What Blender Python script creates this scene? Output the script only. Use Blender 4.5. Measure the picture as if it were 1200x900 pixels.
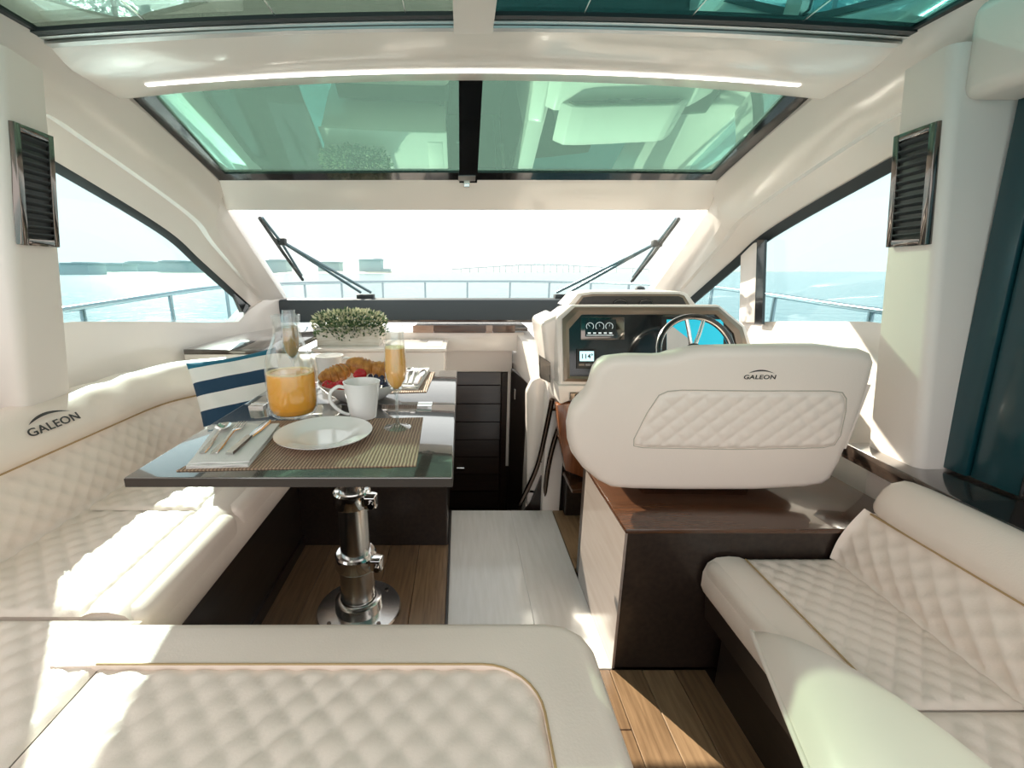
import bpy, bmesh, math, random
from mathutils import Vector, Matrix
random.seed(7)
for _o in list(bpy.data.objects): bpy.data.objects.remove(_o)
SC = bpy.context.scene
COL = SC.collection
PI = math.pi
# ------------------------------------------------------------------ camera
CAMZ = 1.2                       # eye height above the cabin sole (m)
FPX, PX0, PY0 = 527.0, 540.0, 450.0
PITCH = math.atan(132.0 / FPX)
cam_d = bpy.data.cameras.new('camera'); cam = bpy.data.objects.new('camera', cam_d); COL.objects.link(cam)
cam.location = (0, 0, CAMZ); cam.rotation_euler = (PI/2 - PITCH, 0, 0)
cam_d.sensor_width = 36.0; cam_d.lens = FPX/1200*36.0
cam_d.shift_x = 60/1200.0; cam_d.clip_start = 0.02; cam_d.clip_end = 8000
SC.camera = cam
# ------------------------------------------------------------------ world, sun, exposure
SUN_AZ, SUN_EL = math.radians(33), math.radians(31)
SKY_STRENGTH, SUN_STRENGTH = 1.2, 8.5
SC.view_settings.view_transform = 'Standard'; SC.view_settings.look = 'None'
SC.view_settings.gamma = 1.0; SC.view_settings.use_curve_mapping = False
SC.view_settings.exposure = 0.74
w = bpy.data.worlds.new('sky'); SC.world = w; w.use_nodes = True
nt = w.node_tree; nt.nodes.clear()
def N(nt, t, **k):
    n = nt.nodes.new(t)
    for a, b in k.items(): setattr(n, a, b)
    return n
wo = N(nt, 'ShaderNodeOutputWorld'); bg = N(nt, 'ShaderNodeBackground'); tc = N(nt, 'ShaderNodeTexCoord')
sp = N(nt, 'ShaderNodeSeparateXYZ'); rp = N(nt, 'ShaderNodeValToRGB')
nt.links.new(tc.outputs['Generated'], sp.inputs[0]); nt.links.new(sp.outputs['Z'], rp.inputs[0])
rp.color_ramp.elements[0].position = 0.0; rp.color_ramp.elements[0].color = (0.94, 0.92, 0.895, 1)
rp.color_ramp.elements[1].position = 0.85; rp.color_ramp.elements[1].color = (0.82, 0.82, 0.84, 1)
e = rp.color_ramp.elements.new(0.12); e.color = (0.96, 0.935, 0.91, 1)
e = rp.color_ramp.elements.new(0.35); e.color = (0.91, 0.885, 0.87, 1)
nz = N(nt, 'ShaderNodeTexNoise'); nz.inputs['Scale'].default_value = 3.0; nz.inputs['Detail'].default_value = 5
mp = N(nt, 'ShaderNodeMapping'); mp.inputs['Scale'].default_value = (1, 1, 4)
nt.links.new(tc.outputs['Generated'], mp.inputs[0]); nt.links.new(mp.outputs[0], nz.inputs['Vector'])
cr = N(nt, 'ShaderNodeValToRGB'); cr.color_ramp.elements[0].position = .5; cr.color_ramp.elements[1].position = .75
cr.color_ramp.elements[0].color = (0, 0, 0, 1); cr.color_ramp.elements[1].color = (.5, .5, .5, 1)
mx = N(nt, 'ShaderNodeMixRGB'); mx.inputs['Color2'].default_value = (.97, .98, .97, 1)
nt.links.new(nz.outputs['Fac'], cr.inputs[0]); nt.links.new(cr.outputs[0], mx.inputs['Fac'])
nt.links.new(rp.outputs[0], mx.inputs['Color1']); nt.links.new(mx.outputs[0], bg.inputs[0])
bg.inputs[1].default_value = SKY_STRENGTH; nt.links.new(bg.outputs[0], wo.inputs[0])
sd = bpy.data.lights.new('sun', 'SUN'); sun = bpy.data.objects.new('sun', sd); COL.objects.link(sun)
sd.energy = SUN_STRENGTH; sd.angle = math.radians(0.6); sd.color = (1.0, 0.90, 0.76)
tosun = Vector((-math.sin(SUN_AZ)*math.cos(SUN_EL), math.cos(SUN_AZ)*math.cos(SUN_EL), math.sin(SUN_EL)))
sun.rotation_euler = tosun.to_track_quat('Z', 'Y').to_euler(); sun.location = tosun*20

# ------------------------------------------------------------------ measuring helpers
_c, _s = math.cos(PITCH), math.sin(PITCH)
def ray(x, y):
    u, v = x-PX0, PY0-y
    return Vector((u, FPX*_c+v*_s, v*_c-FPX*_s))
EYE = Vector((0, 0, CAMZ))
def P(x, y, X=None, Y=None, Z=None):
    """world point on the sight line of a photo measurement, at a known width, depth or height"""
    d = ray(x, y)
    if X is not None: t = X/d.x
    elif Y is not None: t = Y/d.y
    else: t = (Z-CAMZ)/d.z
    return EYE + d*t
def PP(x, y, p0, n):
    d = ray(x, y); return EYE + d*((p0-EYE).dot(n)/d.dot(n))
CX = 0.035                       # the boat's centreline
def mir(p): return Vector((2*CX-p[0], p[1], p[2]))

# ------------------------------------------------------------------ materials
def material(name, color, rough=.5, metal=0, spec=.5, coat=0, coat_rough=.05, bump=0, bscale=60, var=0, vscale=8,
             color2=None, stretch=None, emit=None, estr=0, trans=0, ior=1.5, detail=4, sheen=0, sss=0):
    m = bpy.data.materials.new(name); m.use_nodes = True; t = m.node_tree; b = t.nodes['Principled BSDF']
    b.inputs['Base Color'].default_value = (*color, 1); b.inputs['Roughness'].default_value = rough
    b.inputs['Metallic'].default_value = metal; b.inputs['Specular IOR Level'].default_value = spec
    b.inputs['Coat Weight'].default_value = coat; b.inputs['Coat Roughness'].default_value = coat_rough
    b.inputs['IOR'].default_value = ior; b.inputs['Transmission Weight'].default_value = trans
    b.inputs['Sheen Weight'].default_value = sheen
    if sss:
        b.inputs['Subsurface Weight'].default_value = sss; b.inputs['Subsurface Radius'].default_value = (.02, .01, .004)
    if emit: b.inputs['Emission Color'].default_value = (*emit, 1); b.inputs['Emission Strength'].default_value = estr
    if var or bump or color2:
        co = N(t, 'ShaderNodeTexCoord'); mp = N(t, 'ShaderNodeMapping')
        t.links.new(co.outputs['Object'], mp.inputs[0])
        if stretch: mp.inputs['Scale'].default_value = stretch
        if var or color2:
            n = N(t, 'ShaderNodeTexNoise'); n.inputs['Scale'].default_value = vscale; n.inputs['Detail'].default_value = detail
            t.links.new(mp.outputs[0], n.inputs['Vector'])
            r = N(t, 'ShaderNodeValToRGB'); r.color_ramp.elements[0].position = .32; r.color_ramp.elements[1].position = .68
            c2 = color2 or tuple(max(0, c*(1-var)) for c in color)
            r.color_ramp.elements[0].color = (*color, 1); r.color_ramp.elements[1].color = (*c2, 1)
            t.links.new(n.outputs['Fac'], r.inputs[0]); t.links.new(r.outputs[0], b.inputs['Base Color'])
        if bump:
            n = N(t, 'ShaderNodeTexNoise'); n.inputs['Scale'].default_value = bscale; n.inputs['Detail'].default_value = 3
            t.links.new(mp.outputs[0], n.inputs['Vector'])
            bp = N(t, 'ShaderNodeBump'); bp.inputs['Strength'].default_value = bump; bp.inputs['Distance'].default_value = .004
            t.links.new(n.outputs['Fac'], bp.inputs['Height']); t.links.new(bp.outputs[0], b.inputs['Normal'])
    return m
def pane(name, tint, refl=1.0, f0=.04, gtint=(1, 1, 1)):
    """thin glass: lets light through in its tint, mirrors more towards grazing angles (Schlick)"""
    m = bpy.data.materials.new(name); m.use_nodes = True; t = m.node_tree; t.nodes.clear()
    o = N(t, 'ShaderNodeOutputMaterial'); a = N(t, 'ShaderNodeBsdfTransparent'); g = N(t, 'ShaderNodeBsdfGlossy')
    mixn = N(t, 'ShaderNodeMixShader'); lw = N(t, 'ShaderNodeLayerWeight'); lw.inputs[0].default_value = .5
    pw = N(t, 'ShaderNodeMath', operation='POWER'); pw.inputs[1].default_value = 5
    ma = N(t, 'ShaderNodeMath', operation='MULTIPLY_ADD'); ma.inputs[1].default_value = (1-f0)*refl; ma.inputs[2].default_value = f0*refl; ma.use_clamp = True
    a.inputs[0].default_value = (*tint, 1); g.inputs['Roughness'].default_value = 0.0; g.inputs[0].default_value = (*gtint, 1)
    t.links.new(lw.outputs['Facing'], pw.inputs[0]); t.links.new(pw.outputs[0], ma.inputs[0]); t.links.new(ma.outputs[0], mixn.inputs[0])
    t.links.new(a.outputs[0], mixn.inputs[1]); t.links.new(g.outputs[0], mixn.inputs[2]); t.links.new(mixn.outputs[0], o.inputs[0])
    return m
M = {}
M['gelcoat'] = material('white_gelcoat', (.87, .78, .725), .22, coat=.5, coat_rough=.08)
M['panel'] = material('soft_white_panel', (.86, .77, .715), .45, bump=.05, bscale=200)
M['leather'] = material('cream_leather', (.88, .745, .65), .42, bump=.10, bscale=240, var=.05, vscale=5)
M['leather_seam'] = material('tan_stitching', (.45, .30, .14), .6)
M['leather_helm'] = material('ivory_leather', (.89, .765, .68), .4, bump=.08, bscale=240)
M['leather_pipe'] = material('ivory_piping', (.90, .78, .70), .38)
M['wenge'] = material('dark_brown_veneer', (.030, .019, .014), .35, coat=.25, coat_rough=.15, color2=(.016, .010, .008), vscale=5, stretch=(14, 1.2, 14))
M['wenge_gloss'] = material('glossy_dark_veneer', (.050, .034, .026), .18, spec=.8, coat=1, coat_rough=.03, color2=(.03, .02, .016), vscale=5, stretch=(1.2, 14, 14))
M['mahog'] = material('reddish_brown_gloss_veneer', (.10, .038, .016), .25, coat=.8, coat_rough=.05, color2=(.05, .02, .01), vscale=6, stretch=(2, 20, 20))
M['tabletop'] = material('table_veneer', (.060, .045, .036), .16, spec=1.0, coat=1, coat_rough=.03, color2=(.035, .026, .022), vscale=5, stretch=(1.5, 16, 16))
for _t, _n in ((M['tabletop'], 2.0), (M['wenge_gloss'], 1.7)):
    _t.node_tree.nodes['Principled BSDF'].inputs['Coat IOR'].default_value = _n
def oak(name, a, b_):
    return material(name, a, .33, coat=.35, coat_rough=.12, color2=b_, vscale=7, stretch=(13, .9, 13), detail=8, bump=.08, bscale=30)
M['oak'] = [oak('oak_board', (.33, .20, .11), (.20, .115, .06)), oak('oak_board_light', (.40, .25, .14), (.26, .155, .085)), oak('oak_board_dark', (.27, .16, .085), (.17, .095, .05))]
M['sheen_sole'] = material('sheen_paled_sole', (.80, .76, .73), .28, coat=.7, coat_rough=.1, color2=(.72, .68, .64), vscale=5, stretch=(10, 1, 10), detail=6)  # aisle floor with the windshield's reflection put into a pale colour
M['black'] = material('black_gloss', (.010, .010, .011), .12, coat=.6)
M['black_matt'] = material('black_matt', (.016, .015, .015), .5)
M['charcoal'] = material('charcoal_dash_leather', (.045, .055, .062), .55, bump=.1, bscale=200)
M['rubber'] = material('dark_rubber', (.02, .025, .028), .55)
M['chrome'] = material('chrome', (.82, .82, .82), .08, metal=1)
M['steel'] = material('brushed_steel', (.70, .68, .66), .20, metal=1, bump=.04, bscale=120, stretch=(1, 1, 12))
M['alu'] = material('satin_aluminium', (.62, .62, .60), .3, metal=1)
M['taupe'] = material('taupe_metallic_frame', (.24, .185, .14), .28, metal=.7)
M['glass'] = pane('window_glass', (.89, .915, .91), .7)
M['glass_side'] = pane('side_window_glass', (.71, .82, .835), .8)
M['glass_roof'] = pane('green_tinted_roof_glass', (.40, .52, .455), 1.0, .27, (.50, .92, .75))
M['glass_roof_aft'] = pane('glare_pale_roof_glass', (.47, .545, .49), 1.0, .16, (.70, .94, .84))  # sun glare on this aft pane put into its paler tint
M['glass_roof_glareless'] = pane('glareless_roof_glass', (.13, .255, .255), 1.0, .24, (.30, .95, .90))  # same aft glass out of the glare, the difference put into its tint
M['glass_teal'] = pane('dark_teal_door_glass', (.10, .33, .37), 1.0)
M['crystal'] = pane('clear_table_glass', (.955, .97, .97), 1.3, .05)
M['stem'] = pane('thick_stem_glass', (.80, .85, .86), 1.6, .12)
M['led'] = material('lit_strip', (1, 1, 1), .4, emit=(1, .97, .92), estr=1.3)
M['ceramic'] = material('white_ceramic', (.83, .81, .79), .18, coat=.6)
M['juice'] = material('orange_juice', (.93, .43, .055), .2, sss=.25)
M['froth'] = material('juice_froth', (.95, .70, .35), .6)
M['mimosa'] = material('mimosa', (.95, .48, .12), .2, sss=.2)
M['linen'] = material('white_linen', (.74, .71, .68), .9, bump=.5, bscale=300)
M['navy'] = material('navy_cotton', (.015, .05, .10), .9, bump=.2, bscale=400)
M['teal_cotton'] = material('teal_cotton', (.01, .13, .21), .9, bump=.2, bscale=400)
M['white_cotton'] = material('white_cotton', (.80, .78, .75), .9, bump=.2, bscale=400)
M['croissant'] = material('baked_crust', (.66, .31, .07), .45, color2=(.34, .12, .02), vscale=45, bump=.3, bscale=90)
M['strawberry'] = material('strawberry_red', (.55, .012, .02), .25, bump=.4, bscale=250)
M['calyx'] = material('strawberry_leaf_green', (.08, .20, .03), .6)
M['blueberry'] = material('blueberry_skin', (.018, .022, .055), .5, color2=(.06, .07, .13), vscale=60)
M['leaf'] = material('box_leaf_green', (.055, .12, .05), .5)
M['leaf2'] = material('box_leaf_mid', (.14, .22, .10), .5)
M['leaf_tip'] = material('box_leaf_cream_tip', (.66, .64, .45), .5)
M['planter'] = material('whitewashed_wood', (.74, .70, .64), .7, color2=(.62, .56, .48), vscale=8, stretch=(2, 14, 14))
M['screen'] = material('dark_screen', (.012, .014, .016), .08, coat=.5)
M['mark'] = material('screen_white_marks', (.7, .75, .75), .4, emit=(.7, .78, .8), estr=.35)
M['lcd'] = material('pale_lcd', (.5, .8, .85), .3, emit=(.55, .88, .95), estr=.6)
M['cyan'] = material('cyan_chart', (.02, .45, .60), .2, emit=(.01, .42, .58), estr=.45)
M['chart_land'] = material('chart_land_grey', (.45, .43, .40), .2, emit=(.45, .43, .40), estr=.25)
M['ink'] = material('dark_print', (.03, .025, .022), .5)
M['hull'] = material('hull_white', (.78, .80, .80), .3)
M['shore_bld'] = material('hazed_building', (.42, .55, .56), .9)  # distance haze put into the wall and roof colours
M['shore_roof'] = material('hazed_roof', (.36, .48, .50), .9)
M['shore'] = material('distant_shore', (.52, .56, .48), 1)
M['concrete_far'] = material('hazed_bridge_concrete', (.62, .68, .68), 1)  # distance haze put into the light bridge colour
# woven mat: fine ribs in the material
def woven():
    m = material('woven_brown_fibre', (.30, .19, .11), .7); t = m.node_tree; b = t.nodes['Principled BSDF']
    co = N(t, 'ShaderNodeTexCoord'); wv = N(t, 'ShaderNodeTexWave', bands_direction='X'); wv.inputs['Scale'].default_value = 40
    wv.inputs['Distortion'].default_value = 1.5; wv.inputs['Detail'].default_value = 2
    t.links.new(co.outputs['Object'], wv.inputs[0])
    r = N(t, 'ShaderNodeValToRGB'); r.color_ramp.elements[0].color = (.19, .11, .07, 1); r.color_ramp.elements[1].color = (.46, .31, .21, 1)
    t.links.new(wv.outputs['Fac'], r.inputs[0]); t.links.new(r.outputs[0], b.inputs['Base Color'])
    bp = N(t, 'ShaderNodeBump'); bp.inputs['Strength'].default_value = .6; bp.inputs['Distance'].default_value = .003
    t.links.new(wv.outputs['Fac'], bp.inputs['Height']); t.links.new(bp.outputs[0], b.inputs['Normal'])
    return m
M['woven'] = woven()
def sea_mat():
    m = material('sea_water', (.08, .21, .24), .16, spec=.5); t = m.node_tree; b = t.nodes['Principled BSDF']
    co = N(t, 'ShaderNodeTexCoord'); n = N(t, 'ShaderNodeTexNoise'); n.inputs['Scale'].default_value = .55; n.inputs['Detail'].default_value = 6
    mp = N(t, 'ShaderNodeMapping'); mp.inputs['Scale'].default_value = (1, 1, 1); mp.inputs['Rotation'].default_value = (0, 0, .5)
    t.links.new(co.outputs['Object'], mp.inputs[0]); t.links.new(mp.outputs[0], n.inputs['Vector'])
    bp = N(t, 'ShaderNodeBump'); bp.inputs['Strength'].default_value = .7; bp.inputs['Distance'].default_value = .35
    t.links.new(n.outputs['Fac'], bp.inputs['Height']); t.links.new(bp.outputs[0], b.inputs['Normal'])
    return m
M['sea'] = sea_mat()

# ------------------------------------------------------------------ object helpers
def top_of(o):
    while o.parent: o = o.parent
    return o
def thing(name, label, cat, loc=(0, 0, 0), group=None):
    o = bpy.data.objects.new(name, None); COL.objects.link(o); o.location = loc; o.empty_display_size = .05
    o['label'] = label; o['category'] = cat
    if group: o['group'] = group
    return o
def tag(o, label, cat, group=None):
    o['label'] = label; o['category'] = cat
    if group: o['group'] = group
    return o
def struct(o, label=None, cat=None):
    o['kind'] = 'structure'
    if label: o['label'] = label; o['category'] = cat
    return o
def finish(name, me, mat, parent=None, smooth=True, angle=35):
    if isinstance(mat, (list, tuple)):
        for m in mat: me.materials.append(m)
    else: me.materials.append(mat)
    if parent is not None:
        of = Vector(top_of(parent).location)
    else:
        xs = [v.co for v in me.vertices]
        of = Vector(((min(v.x for v in xs)+max(v.x for v in xs))/2, (min(v.y for v in xs)+max(v.y for v in xs))/2, min(v.z for v in xs)))
    if of.length > 0: me.transform(Matrix.Translation(-of))
    if smooth:
        me.polygons.foreach_set('use_smooth', [True]*len(me.polygons))
        me.set_sharp_from_angle(angle=math.radians(angle))
    me.update()
    o = bpy.data.objects.new(name, me); COL.objects.link(o)
    if parent is not None: o.parent = parent
    else: o.location = of
    return o
def from_bm(name, bm, mat, parent=None, smooth=True, angle=35):
    bmesh.ops.recalc_face_normals(bm, faces=bm.faces[:])
    me = bpy.data.meshes.new(name); bm.to_mesh(me); bm.free()
    return finish(name, me, mat, parent, smooth, angle)
def from_data(name, vs, fs, mat, parent=None, smooth=True, angle=35):
    me = bpy.data.meshes.new(name); me.from_pydata([tuple(v) for v in vs], [], fs); me.update()
    return finish(name, me, mat, parent, smooth, angle)
def bevel_all(bm, r, seg=3, edges=None):
    bmesh.ops.bevel(bm, geom=edges if edges is not None else bm.edges[:], offset=r, segments=seg, profile=.5, affect='EDGES', clamp_overlap=True)
def hull8(name, bot, topp, mat, parent=None, bevel=0, seg=3):
    """solid between two polygons of equally many points"""
    bm = bmesh.new(); n = len(bot)
    a = [bm.verts.new(p) for p in bot]; b = [bm.verts.new(p) for p in topp]
    bm.faces.new(a[::-1]); bm.faces.new(b)
    for i in range(n): bm.faces.new((a[i], a[(i+1) % n], b[(i+1) % n], b[i]))
    bmesh.ops.recalc_face_normals(bm, faces=bm.faces[:])
    if bevel: bevel_all(bm, bevel, seg)
    return from_bm(name, bm, mat, parent)
def box(name, x0, x1, y0, y1, z0, z1, mat, parent=None, bevel=0, seg=3):
    return hull8(name, [(x0, y0, z0), (x1, y0, z0), (x1, y1, z0), (x0, y1, z0)], [(x0, y0, z1), (x1, y0, z1), (x1, y1, z1), (x0, y1, z1)], mat, parent, bevel, seg)
def prism(name, pts, ext, mat, parent=None, bevel=0, seg=3):
    ext = Vector(ext); return hull8(name, pts, [Vector(p)+ext for p in pts], mat, parent, bevel, seg)
def spline(pts, n):
    """Catmull-Rom through the points"""
    pts = [Vector(p) for p in pts]; out = []
    q = [pts[0]*2-pts[1]] + pts + [pts[-1]*2-pts[-2]]
    for i in range(1, len(q)-2):
        for k in range(n):
            t = k/n; a, b, c, d = q[i-1], q[i], q[i+1], q[i+2]
            out.append(.5*((2*b)+(-a+c)*t+(2*a-5*b+4*c-d)*t*t+(-a+3*b-3*c+d)*t*t*t))
    out.append(pts[-1]); return out
def tube(name, pts, r, mat, parent=None, seg=10, closed=False, caps=True, radii=None, flat=None):
    pts = [Vector(p) for p in pts]; n = len(pts); vs = []; fs = []; prev = None
    for i, p in enumerate(pts):
        if closed: t = (pts[(i+1) % n]-pts[i-1]).normalized()
        else: t = (pts[min(i+1, n-1)]-pts[max(i-1, 0)]).normalized()
        if prev is None:
            a = t.orthogonal().normalized() if abs(t.z) > .9 else t.cross(Vector((0, 0, 1))).normalized()
        else: a = (prev - t*prev.dot(t)).normalized()
        prev = a; b = t.cross(a); rr = radii[i] if radii else r
        for k in range(seg):
            th = 2*PI*k/seg; vs.append(p + a*rr*math.cos(th) + b*rr*(flat or 1)*math.sin(th))
    m = n if closed else n-1
    for i in range(m):
        j = (i+1) % n
        for k in range(seg): fs.append((i*seg+k, i*seg+(k+1) % seg, j*seg+(k+1) % seg, j*seg+k))
    if caps and not closed: fs.append(tuple(range(seg))[::-1]); fs.append(tuple((n-1)*seg+k for k in range(seg)))
    bm = bmesh.new(); me = bpy.data.meshes.new(name); me.from_pydata([tuple(v) for v in vs], [], fs); bm.from_mesh(me); bpy.data.meshes.remove(me)
    return from_bm(name, bm, mat, parent, True, 50)
def lathe(name, prof, c, mat, parent=None, seg=32, closed=False, angle=40):
    c = Vector(c); vs = []; fs = []; n = len(prof)
    for r, z in prof:
        for k in range(seg):
            th = 2*PI*k/seg; vs.append((c.x+r*math.cos(th), c.y+r*math.sin(th), c.z+z))
    for i in range(n if closed else n-1):
        j = (i+1) % n
        for k in range(seg): fs.append((i*seg+k, i*seg+(k+1) % seg, j*seg+(k+1) % seg, j*seg+k))
    bm = bmesh.new(); me = bpy.data.meshes.new(name); me.from_pydata(vs, [], fs); bm.from_mesh(me); bpy.data.meshes.remove(me)
    bmesh.ops.remove_doubles(bm, verts=bm.verts[:], dist=1e-5)
    return from_bm(name, bm, mat, parent, True, angle)
def loft(name, rows, mat, parent=None, thick=0, up=None, angle=40):
    """sheet through rows of points; thick = solid depth along 'up' (vector) or along the normals"""
    nr, nc = len(rows), len(rows[0]); vs = [Vector(p) for r in rows for p in r]; fs = []
    for i in range(nr-1):
        for j in range(nc-1): fs.append((i*nc+j, i*nc+j+1, (i+1)*nc+j+1, (i+1)*nc+j))
    bm = bmesh.new(); bv = [bm.verts.new(v) for v in vs]
    for f in fs: bm.faces.new([bv[k] for k in f])
    if thick:
        if up is not None:
            up = Vector(up).normalized()*thick
            dup = [bm.verts.new(v+up) for v in vs]
            for f in fs: bm.faces.new([dup[k] for k in f][::-1])
            be = [e for e in bm.edges if len(e.link_faces) == 1 and e.verts[0].index < 0]
            bm.verts.index_update()
            L = nr*nc
            for e in list(bm.edges):
                if len(e.link_faces) == 1 and e.verts[0].index < L and e.verts[1].index < L:
                    a, b = e.verts; bm.verts.ensure_lookup_table()
                    bm.faces.new((a, b, bm.verts[b.index+L], bm.verts[a.index+L]))
        else:
            bmesh.ops.recalc_face_normals(bm, faces=bm.faces[:]); bmesh.ops.solidify(bm, geom=bm.faces[:], thickness=thick)
    return from_bm(name, bm, mat, parent, True, angle)
def lerp(a, b, t): return Vector(a)*(1-t)+Vector(b)*t
def quilt(name, fn, W, H, mat, parent, s=.065, amp=.0072, mask=None, per=8):
    """diamond-quilted upholstery over the surface fn(u,v), u in 0..W, v in 0..H (metres)"""
    nu, nv = max(4, int(W/s*per)), max(4, int(H/s*per)); vs = []; fs = []
    e = .002
    for i in range(nu+1):
        for j in range(nv+1):
            u, v = W*i/nu, H*j/nv
            p = fn(u, v); n = (fn(u+e, v)-fn(u-e, v)).cross(fn(u, v+e)-fn(u, v-e)).normalized()
            h = amp*(abs(math.sin(PI*(u+v)/s)*math.sin(PI*(u-v)/s))**.42)
            ed = min(u, W-u, v, H-v)
            if mask: ed = min(ed, mask(u, v))
            if ed < .012: h = h*max(0, ed)/.012 - (.010 if ed < 0 else .004*(1-ed/.012))
            vs.append(p+n*h)
    for i in range(nu):
        for j in range(nv):
            a = i*(nv+1)+j; fs.append((a, a+nv+1, a+nv+2, a+1))
    return from_data(name, vs, fs, mat, parent, True, 75)
def text_mesh(name, body, mtx, size, mat, parent, ext=.0006, spacing=1.0, sx=1.0, bold=0.0):
    cu = bpy.data.curves.new(name, 'FONT'); cu.body = body; cu.size = size; cu.extrude = ext; cu.align_x = 'CENTER'; cu.align_y = 'CENTER'
    cu.space_character = spacing; cu.offset = bold; cu.resolution_u = 4
    o = bpy.data.objects.new(name, cu); COL.objects.link(o)
    dg = bpy.context.evaluated_depsgraph_get(); me = bpy.data.meshes.new_from_object(o.evaluated_get(dg))
    bpy.data.objects.remove(o); me.transform(Matrix.Diagonal((sx, 1, 1, 1))); me.transform(mtx); me.materials.clear()
    return finish(name, me, mat, parent, False)
def frame_mtx(o, ex, ey):
    ex = Vector(ex).normalized(); ez = ex.cross(Vector(ey)).normalized(); ey = ez.cross(ex)
    m = Matrix((ex, ey, ez)).transposed().to_4x4(); m.translation = Vector(o); return m
def dup(root, loc, rz=None, label=None, group=None):
    r = root.copy(); COL.objects.link(r); r.location = loc
    if rz is not None: r.rotation_euler = (0, 0, rz)
    if label: r['label'] = label
    if group: r['group'] = group
    for ch in list(root.children):
        c = ch.copy(); COL.objects.link(c); c.parent = r
        for g in ch.children:
            d = g.copy(); COL.objects.link(d); d.parent = c
    return r
# ================================================================== THE SETTING
# ---- sea and shore
struct(from_data('sea', [(-4000, -4000, -1.3), (4000, -4000, -1.3), (4000, 6000, -1.3), (-4000, 6000, -1.3)], [(0, 1, 2, 3)], M['sea'], None, False),
       'rippled pale blue-green sea around the boat', 'sea')
# ---- boat deck outside
RAIL = [(-1.98, .3, .97), (-1.95, 1.2, .985), (-1.92, 2.2, 1.02), (-1.90, 3.6, 1.08), (-1.80, 4.8, 1.075), (-1.40, 5.9, 1.065), (-.70, 6.6, 1.06), (CX, 6.8, 1.055)]
RAIL = [Vector(p) for p in RAIL]; RAIL_ALL = RAIL + [mir(p) for p in RAIL[-2::-1]]
dk = [(p.x*1.04, p.y+.05, .62) for p in RAIL_ALL]
dk = [(-2.06, -1.2, .62)] + dk + [(2.13, -1.2, .62)]
hole_l, hole_r = -1.46, 1.53
def deck_side(name, pts, lab):
    struct(hull8(name, pts, [(a, b, c+.08) for a, b, c in pts], M['hull'], None, .01, 2), lab, 'deck')
deck_side('deck_port', [(-2.06, -1.2, .62), (-1.46, -1.2, .62), (-1.46, 3.3, .62), (-1.95, 3.3, .62)], 'white side deck outside the port windows')
deck_side('deck_starboard', [(1.53, -1.2, .62), (2.13, -1.2, .62), (2.02, 3.3, .62), (1.53, 3.3, .62)], 'white side deck outside the starboard windows')
fd = [(-1.95, 3.3, .55)] + [(p.x*1.03, p.y+.03, .55) for p in RAIL_ALL if p.y > 3.4] + [(2.02, 3.3, .55)]
deck_side('foredeck', fd, 'white foredeck ahead of the windshield')

# ---- floor: dark sub-floor with boards
floor = struct(box('floor', -1.36, 1.43, -.6, 2.12, -.10, -.022, M['wenge']), 'cabin sole laid with oak boards, the aisle painted pale for window sheen', 'floor')
def planks(x0, x1, y0, y1, w, seed, cuts):
    r = random.Random(seed); x = x0; k = 0
    while x < x1-.02:
        xe = min(x1, x+w); ys = [y0]+sorted(cuts[k % len(cuts)])+[y1]; ys = [y for y in ys if y0 <= y <= y1]
        for a, b in zip(ys[:-1], ys[1:]):
            o = box('plank', x+.001, xe-.001, a+.001, b-.001, -.024, r.uniform(-.0006, .0006), M['oak'][r.randrange(3)], floor, .0015, 1)
        x = xe; k += 1
planks(-.71, -.055, .15, 1.80, .131, 3, [[1.2], [.7], [1.45], [.9], [1.1]])
planks(.262, .76, -.3, 1.14, .1, 5, [[.62], [.95], [.45], [.8], [.3]])
planks(.474, .90, 1.63, 2.1, .11, 6, [[1.7]])
box('sole_sheen', -.047, .258, .15, 2.10, -.024, 0, M['sheen_sole'], floor, .002, 1)
box('sole_sheen', .258, .472, 1.142, 2.10, -.024, 0, M['sheen_sole'], floor, .002, 1)
box('sole_edge_strip', -.055, -.047, .15, 2.10, -.024, .003, M['wenge'], floor)
struct(box('floor_lower', -.3, 1.2, 2.05, 3.4, -.80, -.74, M['wenge']), 'dark floor at the foot of the companionway', 'floor')
struct(box('trim_1', -.3, 1.2, 2.10, 2.12, -.76, -.022, M['wenge']), 'dark riser under the forward edge of the aisle floor', 'trim')

# ---- side walls under the windows
SILL = [(-1.43, -.6, 1.03), (-1.43, .9, 1.03), (-1.43, 1.665, 1.02), (-1.40, 2.06, .978), (-1.37, 2.45, .93), (-1.34, 2.72, .905), (-1.31, 2.82, .97), (-1.28, 2.96, 1.018), (-1.235, 3.28, 1.02)]
SILL = [Vector(p) for p in SILL]
def sidewall(f, nm, lab):
    top = [f(p) for p in SILL]
    mid = [f((min(p.x+.07, -1.20), p.y, .72)) for p in SILL]; low = [f((min(p.x+.07, -1.20), p.y, -.05)) for p in SILL]
    outer = [f((p.x-.09, p.y, p.z-.01)) for p in SILL]; outl = [f((p.x-.09, p.y, -.05)) for p in SILL]
    struct(loft(nm, [low, mid, top, outer, outl], M['gelcoat'], None, angle=30), lab, 'wall')
sidewall(lambda p: Vector(p), 'wall_left', 'glossy white side panel below the window beside the dinette')
sidewall(mir, 'wall_right', 'glossy white side panel below the window beside the helm')

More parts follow.
